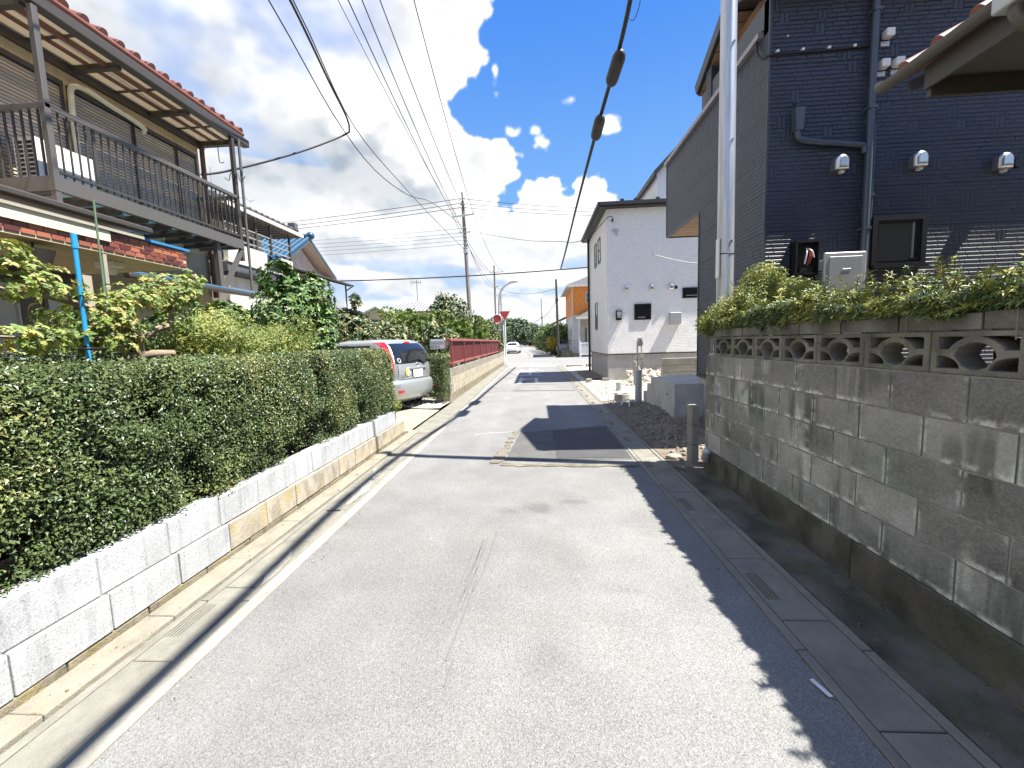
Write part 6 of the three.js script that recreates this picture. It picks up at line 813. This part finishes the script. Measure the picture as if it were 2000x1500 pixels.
{
  const S = carShape([[0.20, -0.14, -4.0, 0.74], [0.34, -0.03, -4.4, 0.84], [0.50, 0.0, -4.5, 0.875], [0.68, -0.02, -4.48, 0.88], [0.78, -0.07, -4.4, 0.875], [0.98, -0.10, -3.9, 0.86], [1.06, -0.20, -3.5, 0.82], [1.25, -0.50, -2.9, 0.72], [1.40, -0.85, -2.5, 0.62], [1.48, -1.2, -2.2, 0.5]]);
  const c = thing('driving_car', 'white sedan driving away along the far road', 'car'); mesh('body', S.g, MT.whiteCar, c); mesh('rear_window', S.onRear(1.06, 1.36, t => -mix(0.66, 0.52, t), t => mix(0.66, 0.52, t)), MT.darkGlass, c);
  for (const s of [-1, 1]) mesh('tail_lamp', S.onRear(0.82, 1.02, c0(s * 0.66), c0(s * 0.84), 0.01, 5, 4), MT.lampRed, c); mesh('bumper_trim', S.onRear(0.24, 0.34, c0(-0.55), c0(0.55), 0.008, 8, 2), MT.blackPlastic, c); mesh('licence_plate', S.onRear(0.72, 0.86, c0(-0.17), c0(0.17), 0.012, 3, 2), MT.whitePlastic, c);
  for (const [x, z] of [[-0.85, 0.76], [-0.85, -0.76], [-3.6, 0.76], [-3.6, -0.76]]) wheel(c, x, z, 0.31); mesh('underbody', bx(-3.8, -0.2, 0.15, 0.24, -0.7, 0.7), MT.blackPlastic, c);
  c.position.set(-3.1, 0, -52.5); c.rotation.y = -Math.PI / 2 - 0.03;
  const v = c.clone(); v.name = numbered('parked_van'); scene.add(v); v.traverse(o => { if (o.name === 'body') o.material = MT.silver; }); v.position.set(2.9, 0.02, -43); v.rotation.y = -Math.PI / 2; v.scale.set(1, 1.1, 1); v.userData = { label: 'silver car half hidden behind the black railing of the orange house', category: 'car' };
}
// ---------------------------------------------------------------- signs and lamp at the crossing
{
  const s = thing('stop_sign', 'inverted red triangle sign with white edge on a white post', 'road sign'); const tri = (k, y, z) => prismZ([[-0.40 * k, 0.33 * k], [0.40 * k, 0.33 * k], [0, -0.37 * k]], z, z + 0.008).translate(-2.02, y, 0);
  mesh('post', bar(V(-2.03, 0, -27.42), V(-2.02, 3.45, -27.42), 0.038, 12), MT.whitePlastic, s); mesh('sign_border', tri(1, 3.2, -27.37), MT.signWhite, s); mesh('sign_face', tri(0.86, 3.2, -27.362), MT.signRed, s);
  const d = thing('round_sign', 'faded round red sign above an orange board beside the triangle sign', 'road sign'); mesh('post', bar(V(-2.45, 0, -27.6), V(-2.45, 3.3, -27.6), 0.03, 10), MT.aluGrey, d); mesh('disc', new THREE.CylinderGeometry(0.30, 0.30, 0.012, 32).rotateX(Math.PI / 2).translate(-2.55, 3.02, -27.52), MT.signRed, d); mesh('disc_edge', new THREE.TorusGeometry(0.29, 0.02, 8, 36).translate(-2.55, 3.02, -27.515), MT.signWhite, d); mesh('board', bx(-2.82, -2.5, 2.3, 2.68, -27.55, -27.535), MT.signOrange, d); mesh('side_board', bx(-2.42, -2.1, 2.35, 2.75, -27.56, -27.545), MT.signBack, d);
  const g = thing('guard_rail', 'white pipe guard bent down to the kerb at the crossing', 'guard rail'); mesh('rail', tube([V(-2.12, 2.6, -27.2), V(-2.12, 0.6, -27.2), V(-2.1, 0.35, -27.1), V(-1.75, 0.12, -25.6), V(-1.6, 0.02, -25.0)], 0.035, 40, 8), MT.whitePlastic, g);
  const l = thing('street_lamp', 'grey street lamp with a long curved arm over the crossing', 'street lamp'); mesh('pole', tube([V(-2.66, 0, -30), V(-2.64, 2.5, -30), V(-2.60, 4.3, -30), V(-2.48, 5.0, -30), V(-2.18, 5.45, -30), V(-1.75, 5.68, -30)], 0.075, 50, 10), MT.galv, l); mesh('head', new THREE.SphereGeometry(1, 16, 8).scale(0.36, 0.10, 0.14).rotateZ(0.12).translate(-1.5, 5.74, -30), MT.aluGrey, l);
}
// ---------------------------------------------------------------- utility poles
function insulator(x, y, z) { return M([new THREE.CylinderGeometry(0.04, 0.05, 0.1, 8).translate(x, y + 0.05, z), new THREE.CylinderGeometry(0.06, 0.04, 0.08, 8).translate(x, y + 0.14, z)]); }
{
  const p = thing('utility_pole', 'tall concrete utility pole with crossarm rising behind the garden trees', 'utility pole'); mesh('shaft', bar(V(-5.12, 0, -33), V(-5.41, 12.4, -33), 0.19, 18, 0.12), MT.poleConcrete, p); mesh('cap', bar(V(-5.41, 12.4, -33), V(-5.43, 13.1, -33), 0.07, 10), MT.poleConcrete, p);
  const a = mesh('crossarm', M([rod(V(-6.25, 11.25, -32.85), V(-4.55, 11.38, -32.85), 0.09, 0.09), bar(V(-5.4, 11.3, -33), V(-5.4, 11.3, -32.8), 0.1)]), MT.galv, p); for (const x of [-6.2, -6.0, -4.6]) mesh('insulator', insulator(x, 11.34 + (x > -5 ? 0.06 : 0), -32.85), MT.aluGrey, a);
  const b = mesh('lower_arm', M([rod(V(-5.8, 10.06, -32.9), V(-4.9, 10.06, -32.9), 0.06, 0.06), ...[10.4, 9.8, 9.5, 9.2, 8.9].map(y => bar(V(-5.55, y, -32.9), V(-5.15, y, -32.9), 0.04, 6)), bar(V(-5.32, 8.5, -33), V(-5.32, 8.8, -33), 0.2, 14)]), MT.galv, p); for (const y of [12.6, 12.2, 11.95]) mesh('insulator', M([new THREE.SphereGeometry(0.08, 8, 6).translate(-5.25, y, -32.9), new THREE.SphereGeometry(0.08, 8, 6).translate(-5.55, y, -32.9)]), MT.aluGrey, p);
  const q = thing('utility_pole', 'utility pole with two crossarms beyond the crossing', 'utility pole'); mesh('shaft', bar(V(-5.75, 0, -60), V(-5.72, 12.4, -60), 0.18, 14, 0.11), MT.poleConcrete, q); mesh('crossarm', M([rod(V(-6.4, 11.4, -59.9), V(-4.4, 11.45, -59.9), 0.09, 0.09), ...[-6.35, -5.9, -5.2, -4.45].map(x => insulator(x, 11.45, -59.9)), rod(V(-6.2, 9.4, -59.9), V(-5.1, 9.4, -59.9), 0.08, 0.08)]), MT.galv, q);
  const s = thing('utility_pole', 'faint utility pole farthest along the left roadside', 'utility pole'); mesh('shaft', bar(V(-7.85, 0, -95), V(-7.75, 13, -95), 0.19, 12, 0.12), MT.poleConcrete, s); mesh('crossarm', M([rod(V(-9, 12.2, -95), V(-6.5, 12.2, -95), 0.1, 0.1), rod(V(-8.6, 10, -95), V(-7, 10, -95), 0.1, 0.1)]), MT.galv, s);
  const t = thing('utility_pole', 'dark brown pole standing before the orange house', 'utility pole'); mesh('shaft', bar(V(1.95, 0, -37), V(1.85, 6.8, -37), 0.13, 14, 0.09), MT.bronze, t); mesh('joint_box', rbx(1.75, 2.0, 4.9, 5.15, -37.1, -36.85, 0.03), MT.cable, t);
  const u = thing('utility_pole', 'thin pale pole standing along the far green hedge', 'utility pole'); mesh('shaft', bar(V(0.98, 0, -60), V(0.84, 7.5, -60), 0.12, 12, 0.05), MT.poleConcrete, u); mesh('joint_box', rbx(0.75, 0.98, 4.7, 4.95, -60.1, -59.9, 0.03), MT.cable, u);
}
// ---------------------------------------------------------------- overhead wires
function wire(label, pts, r, m = MT.cable, seg = 40, group) { return solo('overhead_wire', tube(pts.map(p => V(...p)), r, seg, 5), m, label, 'wire', group); }
const sag = (a, b, d, n = 10) => { const o = []; for (let i = 0; i <= n; i++) { const t = i / n; o.push([mix(a[0], b[0], t), mix(a[1], b[1], t) - d * 4 * t * (1 - t), mix(a[2], b[2], t)]); } return o; };
{
  const G = 'wires from the utility pole over the left side', E = ['thin grey wire farthest left of the wires running to the crossarm', 'black wire second from the left of those running to the crossarm', 'black wire third from the left of those running to the crossarm', 'black wire fourth from the left running to the crossarm', 'lone black wire nearest the blue sky of those on the left'];
  [[[-5.0, 10.6, -11.6], -6.0, 0.012, MT.cableGrey], [[-4.74, 10.6, -11.66], -6.2, 0.017], [[-4.38, 10.6, -11.7], -6.0, 0.017], [[-3.91, 10.6, -11.74], -5.2, 0.015], [[-3.02, 10.6, -11.83], -4.6, 0.015]].forEach(([q, x, r, m], i) => { const P = [x, 11.45, -32.85], d = [q[0] - P[0], q[1] - P[1], q[2] - P[2]], B = [q[0] + d[0] * 0.7, 11.3, q[2] + d[2] * 0.7]; wire(E[i], [P, [mix(P[0], q[0], 0.5), 10.75, mix(P[2], q[2], 0.5)], q, B], r, m, 40, G); });
  const H = 'wires crossing to the left of the utility pole', HL = ['top', 'middle', 'lowest']; [[-5.4, 12.65, 12.89], [-5.4, 12.3, 12.53], [-5.4, 11.98, 12.27]].forEach(([x, y0, y1], i) => wire(HL[i] + ' of the three black wires leaving the pole to the left', sag([x, y0, -33], [-40, y1 + 0.6, -41], 0.35), 0.022, MT.cable, 30, H));
  const K = 'wires crossing to the right of the utility pole'; [[12.6, 12.27], [12.25, 12.07], [11.95, 11.83]].forEach(([y0, y1], i) => wire(HL[i] + ' of the three black wires leaving the pole to the right', sag([-5.3, y0, -33], [17, y1, -37], 0.5), 0.020, MT.cable, 30, K));
  const L = 'pale low wires left of the utility pole', LL = ['highest', 'second', 'third', 'fourth', 'lowest']; [[10.4, 11.1], [10.06, 10.8], [9.8, 10.4], [9.5, 10.1], [9.2, 9.75]].forEach(([y0, y1], i) => wire(LL[i] + ' of the five faint wires reaching left from the pole', sag([-5.5, y0, -33], [-34, y1 + 0.5, -39], 0.2), 0.013, MT.cableGrey, 24, L));
  const N = 'wires between the two left poles', NL = ['outer left', 'inner left', 'right hand', 'low left', 'low right']; [[-6.2, 11.3, -6.35, 11.5], [-6.0, 11.3, -5.9, 11.5], [-4.6, 11.4, -4.45, 11.5], [-5.3, 9.6, -6.1, 9.45], [-5.2, 9.2, -5.2, 9.45]].forEach(([x0, y0, x1, y1], i) => wire(NL[i] + ' wire between the nearest and second left poles', sag([x0, y0, -33], [x1, y1, -60], 0.9), 0.016, MT.cable, 24, N));
  wire('black wire sagging in front of the clouds to the left pole', [[-4.3, 8.6, -2], [-4.86, 8.0, -8.2], [-5.26, 7.6, -11.7], [-5.35, 7.45, -14.5], [-5.1, 7.6, -17.4], [-4.9, 8.2, -20], [-5.2, 10.3, -33]], 0.014);
  wire('black messenger wire running to the left pole beside the service drop', [[-3.9, 8.6, -2], [-4.41, 8.0, -8.24], [-4.9, 7.6, -11.7], [-5.1, 7.75, -17], [-5.25, 8.6, -33]], 0.013);
  wire('thick service drop cable bending down to the balcony house', [[-3.75, 8.5, -1], [-4.1, 8.2, -5], [-4.47, 8.0, -8.24], [-4.75, 7.75, -10.2], [-4.9, 7.5, -11.5], [-4.98, 7.36, -11.75], [-5.1, 7.2, -11.6], [-5.6, 6.55, -10.8], [-6.2, 5.95, -10.0], [-6.9, 5.4, -9.2], [-7.1, 5.25, -8.9]], 0.026, MT.cable, 80);
  wire('thick black cable crossing the whole street before the pole', sag([-16, 5.5, -24.2], [3.9, 5.55, -24], 0.22), 0.035, MT.cable, 30);
  wire('drooping black wire from the left pole to the white house', [[-5.2, 10.2, -33], [-2.6, 8.9, -29.8], [-0.4, 7.6, -26], [1.25, 6.3, -21], [1.75, 5.55, -18], [2.1, 5.15, -15.6]], 0.014);
  wire('pale twisted cable sagging across the white house front', [[-5.2, 11.7, -33], [-1.8, 9.6, -29], [2.0, 7.0, -24.5], [3.5, 4.66, -15.6], [4.73, 3.53, -12.5], [5.9, 3.2, -10.5]], 0.014, MT.cablePale);
  wire('black wire from the far left pole over the road to the brown pole', sag([-5.6, 9.4, -60], [1.9, 6.0, -37], 0.7), 0.02);
  wire('black wire from the brown pole to the thin far pole', sag([1.88, 5.0, -37], [0.86, 4.85, -60], 0.3), 0.022);
  wire('black wire from the thin far pole into the distance', sag([0.86, 4.85, -60], [-6, 6.5, -130], 0.8), 0.03);
  // telecom cable down the right side, with its splice closures
  const c = thing('telecom_cable', 'thick telecom cable with black splice cases along the right side', 'cable');
  const P = [[1.95, 7.15, 8], [1.75, 6.85, 3], [1.58, 6.6, -0.65], [1.38, 6.52, -3.2], [1.40, 6.46, -5.2], [1.50, 6.36, -6.9], [1.51, 6.28, -8.0], [1.43, 6.02, -9.43], [1.41, 5.78, -14], [1.44, 5.58, -19], [1.47, 5.46, -24]];
  mesh('cable', tube(P.map(p => V(...p)), 0.024, 120, 8), MT.cable, c); mesh('cable', tube(P.map((p, i) => V(p[0] + 0.022, p[1] - 0.022 - 0.012 * (i % 2), p[2])), 0.015, 120, 7), MT.cable, c); mesh('messenger', tube(P.map(p => V(p[0] - 0.008, p[1] + 0.036, p[2])), 0.012, 120, 5), MT.cable, c);
  const cas = (a, b, r) => M([bar(a, b, r, 14), new THREE.SphereGeometry(r, 14, 8).scale(1, 1, 1.8).translate(a.x, a.y, a.z), new THREE.SphereGeometry(r, 14, 8).scale(1, 1, 1.8).translate(b.x, b.y, b.z)]);
  mesh('splice_case', M([cas(V(1.53, 6.22, -7.72), V(1.50, 6.16, -8.12), 0.115), bx(1.47, 1.56, 6.26, 6.34, -8.2, -7.7)]), MT.cable, c); mesh('splice_case', cas(V(1.435, 5.98, -9.25), V(1.425, 5.92, -9.65), 0.115), MT.cable, c);
  mesh('loose_tie', M([tube([V(1.54, 6.4, -6.6), V(1.66, 6.42, -6.75), V(1.6, 6.25, -6.9), V(1.53, 6.38, -7.0)], 0.006, 16, 5), tube([V(1.54, 6.4, -5.6), V(1.46, 6.45, -5.7), V(1.5, 6.3, -5.8)], 0.006, 10, 5)]), MT.cable, c);
}
// television antennas
{ const a = thing('tv_antenna', 'small roof antenna behind the balcony house posts', 'antenna'); mesh('mast', bar(V(-10.2, 5.8, -13.2), V(-10.2, 7.3, -13.2), 0.02, 8), MT.aluGrey, a); const ls = [bar(V(-10.5, 6.75, -12.6), V(-9.6, 6.55, -14.2), 0.014, 6)]; for (let i = 0; i < 9; i++) { const t = i / 8, x = mix(-10.5, -9.6, t), y = mix(6.75, 6.55, t), z = mix(-12.6, -14.2, t); ls.push(bar(V(x - 0.16, y, z - 0.1), V(x + 0.16, y, z + 0.1), 0.008, 5)); } mesh('elements', M(ls), MT.aluGrey, a);
  const b = thing('tv_antenna', 'thin antenna on the distant grey hipped roof', 'antenna'); mesh('mast', bar(V(-12.2, 5.9, -43), V(-12.2, 8.2, -43), 0.03, 6), MT.bronze, b); const m = [bar(V(-12.9, 8.0, -43), V(-11.7, 7.9, -43), 0.025, 5)]; for (let i = 0; i < 6; i++) m.push(bar(V(-12.8 + i * 0.2, 7.75, -43), V(-12.8 + i * 0.2, 8.2, -43), 0.015, 5)); mesh('elements', M(m), MT.bronze, b); }
// ---------------------------------------------------------------- orange house
{
  const h = thing('orange_house', 'house with an orange upper storey, pale grey ground floor and hipped roof', 'house'), X = 3.3, Z = -38;
  mesh('upper_wall', bx(X, 9, 3.62, 6.3, -46, Z), MT.orange, h); mesh('lower_wall', bx(X, 4.0, 0, 3.6, -46, Z + 0.01), MT.paleGrey, h); mesh('lower_wall', bx(4.0, 9, 0, 3.6, -46, Z - 1.2), MT.paleGrey, h); mesh('band', M([bx(X - 0.02, 9, 3.58, 3.68, Z, Z + 0.03), bx(X - 0.03, X, 3.58, 3.68, -46, Z + 0.03), bx(X - 0.02, X + 0.06, 3.68, 6.3, Z, Z + 0.02)]), MT.plasterWhite, h);
  const y = 6.36, A = [X - 0.5, y, Z + 0.5], B = [9.5, y, Z + 0.5], C = [9.5, y, -46.5], D = [X - 0.5, y, -46.5], P = [6.0, y + 1.5, -41], Q = [6.0, y + 1.5, -43.5]; const tri = (a, b, c) => { const g = new THREE.BufferGeometry(); g.setAttribute('position', new THREE.Float32BufferAttribute([...a, ...b, ...c], 3)); g.computeVertexNormals(); return wuv(g); };
  const r = mesh('roof', M([tri(A, B, P), quad(B, C, Q, P), tri(C, D, Q), quad(D, A, P, Q)]), MT.shingle, h); mesh('eave_board', M([bx(X - 0.5, 9.5, y - 0.18, y, Z + 0.44, Z + 0.5), bx(X - 0.5, X - 0.44, y - 0.18, y, -46.5, Z + 0.44), bx(X - 0.44, 9, y - 0.17, y - 0.15, -46, Z + 0.44)]), MT.plasterWhite, r);
  const pr = mesh('porch_roof', M([tri([3.6, 3.5, Z + 1.0], [9, 3.5, Z + 1.0], [6.2, 4.8, Z]), tri([3.6, 3.5, Z + 1.0], [6.2, 4.8, Z], [3.9, 3.6, Z])]), MT.roofBlack, h); mesh('porch_eave', bx(3.55, 9, 3.3, 3.5, Z + 0.2, Z + 1.05), MT.plasterWhite, pr); mesh('porch_post', bx(3.75, 3.9, 0, 3.3, Z + 0.75, Z + 0.9), MT.plasterWhite, pr);
  const d = mesh('door', rbx(4.15, 5.1, 0.25, 2.9, Z - 1.2, Z - 1.14, 0.02), MT.plasterWhite, h); mesh('door_glass', bx(4.55, 4.72, 0.9, 2.6, Z - 1.14, Z - 1.125), MT.darkGlass, d);
  for (const [x0, x1, y0, y1] of [[4.5, 5.1, 4.75, 5.7]]) { const w = mesh('window_frame', M([frameZ(x0, x1, y0, y1, Z, Z + 0.06, 0.07), bx(x0, x1, (y0 + y1) / 2 - 0.03, (y0 + y1) / 2 + 0.03, Z, Z + 0.05)]), MT.plasterWhite, h); mesh('pane', bx(x0 + 0.07, x1 - 0.07, y0 + 0.07, y1 - 0.07, Z + 0.005, Z + 0.02), MT.paneGlass, w); }
  for (const [z, y0, y1] of [[-41.8, 4.3, 5.4], [-43.2, 1.2, 2.6], [-41.0, 1.2, 2.6], [-39.4, 1.6, 2.8]]) { const w = mesh('window_frame', frameX(X - 0.05, X, y0, y1, z, z + 0.9, 0.08), MT.plasterWhite, h); mesh('pane', bx(X - 0.02, X - 0.005, y0 + 0.08, y1 - 0.08, z + 0.08, z + 0.82), MT.paneGlass, w); }
  const f = thing('black_railing', 'black metal railing on a dark block wall before the orange house', 'railing'); mesh('wall', bx(2.15, 3.15, 0, 0.62, -36.9, -36.7), MT.concDark, f); mesh('side_wall', bx(3.15, 5.6, 0, 0.35, -36.4, -36.2), MT.concDark, f); mesh('rail', M([bx(2.15, 3.15, 1.45, 1.5, -36.83, -36.78), bx(2.15, 3.15, 0.68, 0.72, -36.83, -36.78)]), MT.blackMetal, f); for (let i = 0; i < 11; i++) mesh('bar', bx(2.16 + i * 0.095, 2.19 + i * 0.095, 0.7, 1.46, -36.82, -36.79), MT.blackMetal, f);
  const g = thing('white_gate', 'white slatted garden gate in front of the orange house', 'gate'); mesh('frame', M([frameZ(3.55, 4.5, 0.25, 1.25, -34.1, -34.04, 0.08), bx(3.5, 3.62, 0, 1.35, -34.14, -34.0)]), MT.whitePlastic, g); for (let i = 0; i < 8; i++) mesh('slat', bx(3.66 + i * 0.1, 3.72 + i * 0.1, 0.33, 1.17, -34.09, -34.06), MT.whitePlastic, g);
  const b = thing('grey_gable_house', 'low house with a dark grey roof behind the far hedge', 'house'); mesh('wall', bx(3.2, 11, 0, 4.2, -82, -74), MT.beigeLow, b); mesh('roof', prismZ([[2.2, 4.1], [2.2, 4.3], [7, 6.4], [12, 4.3], [12, 4.1], [7, 6.2]], -82.6, -73.2), MT.shingle, b);
}
// ---------------------------------------------------------------- far greenery and distance
const FH = 'shrubs along the far right roadside';
const fh = ['round green shrub at the near end of the far right hedge', 'tall green shrub second along the far right hedge', 'green shrub in the middle of the far right hedge', 'green shrub fourth along the far right hedge', 'small green shrub at the far end of the far right hedge'];
[[2.3, -45, 3.0, 1.3], [2.1, -50, 3.4, 1.4], [1.9, -56, 3.5, 1.5], [1.5, -63, 3.3, 1.5], [0.9, -72, 2.9, 1.4]].forEach(([x, z, top, rad], i) => plant('roadside_shrub', fh[i], 'shrub', FH, { stems: [[[[x, 0, z], [x, top * 0.5, z], [x, top * 0.8, z]], 0.1, 0.03]], blobs: [[x, top * 0.52, z, rad, top * 0.48, rad * 1.5], [x + 0.5, top * 0.7, z + 1, rad * 0.6, top * 0.3, rad * 0.6], [x - 0.3, top * 0.66, z - 1, rad * 0.6, top * 0.3, rad * 0.7]], n: 700, geo: CL.far, m: MT.leafFar, cols: [[0.06, 0.11, 0.025], [0.10, 0.15, 0.035], [0.16, 0.2, 0.05]], sd: 130 + i * 3, s0: 1.2, s1: 2.2, gs: 1 }));
plant('flowering_bush', 'yellow flowering bush beside the thin far pole', 'bush', null, { stems: [[[[1.45, 0, -42], [1.45, 0.8, -42], [1.4, 1.4, -42]], 0.04, 0.02]], blobs: [[1.5, 1.3, -42, 0.45, 0.55, 0.5]], n: 260, geo: CL.far, m: MT.leafFar, cols: [[0.5, 0.36, 0.04], [0.3, 0.3, 0.05]], sd: 150, s0: 0.7, s1: 1.2 });
solo('roadside_wall', M([bx(2.0, 2.2, 0, 0.7, -60, -44), bx(1.6, 1.8, 0, 0.8, -75, -60)]), MT.concDark, 'dark low wall under the far right shrubs', 'wall');
const FT = 'trees far down the road', ft = ['blue green tree group left of the far road', 'blue green tree just left of the road end', 'tall hazy tree above the road end', 'low dark tree right of the road end', 'wide hazy tree behind the far right shrubs', 'hazy tree far left beyond the signs', 'green roadside tree beyond the white sedan', 'leafy tree between the signs and the white sedan'];
[[-9, -110, 7.5, 4], [-5.5, -120, 8, 4], [-2, -140, 7, 4], [2, -150, 6, 4], [8, -160, 7, 6], [-16, -130, 7, 6], [-6.2, -75, 4.2, 1.8], [-5.2, -46, 3.2, 1.5]].forEach(([x, z, top, rad], i) => plant('far_tree', ft[i], 'tree', FT, { stems: [[[[x, 0, z], [x, top * 0.5, z], [x, top * 0.8, z]], 0.25, 0.08]], blobs: [[x, top * 0.55, z, rad, top * 0.42, rad], [x - rad * 0.6, top * 0.7, z, rad * 0.5, top * 0.28, rad * 0.5], [x + rad * 0.5, top * 0.62, z, rad * 0.6, top * 0.3, rad * 0.5]], n: 650, geo: i > 5 ? CL.far : CL.vfar, m: MT.leafFar, cols: [[0.04, 0.075, 0.03], [0.06, 0.10, 0.04]], sd: 170 + i * 3, s0: 1, s1: 1.8, gs: i > 5 ? 1 : 0.5 }));
{ const r = rng(200), HL = ['pale low house at the end of the road', 'grey low house left of the road end', 'beige low house right of the road end', 'far house with a dark roof beyond the crossing on the left']; [[-4, -170, 8, 4], [-20, -150, 9, 5], [10, -180, 9, 5], [-22, -75, 8, 5]].forEach(([x, z, w, y], i) => { const h = thing('far_house', HL[i], 'house', 'houses far down the road'); mesh('wall', bx(x - w / 2, x + w / 2, 0, y, z - 6, z), i % 2 ? MT.beigeLow : MT.plasterWhite, h); mesh('roof', prismZ([[x - w / 2 - 0.5, y], [x + w / 2 + 0.5, y], [x, y + 1.8]], z - 6.4, z + 0.4), i % 2 ? MT.roofTileGrey : MT.shingle, h); }); }
stuff(tag(leaves('far_wood', scene, CL.vfar, MT.leafFar, (() => { const r = rng(210), P = []; for (let i = 0; i < 2600; i++) { const a = (r() - 0.5) * 2.4, d = 210 + r() * 60; P.push([Math.sin(a) * d, r() * (4 + 5 * fbm3(a * 9, 0, 1, 3)), -Math.cos(a) * d, 0, 0, 1]); } return P; })(), [[0.05, 0.08, 0.04], [0.07, 0.10, 0.05]], 211, 2.2, 4.2, 0.2), 'distant belt of trees along the horizon', 'wood'));
// ---------------------------------------------------------------- set every group on its own base, then draw
scene.updateMatrixWorld(true);
for (const o of [...scene.children]) {
  if (o.isGroup && o.position.lengthSq() === 0 && o.children.length) { const b = new THREE.Box3().setFromObject(o), c = V((b.min.x + b.max.x) / 2, b.min.y, (b.min.z + b.max.z) / 2); o.position.copy(c); for (const k of o.children) k.position.sub(c); }
}
renderer.render(scene, camera);
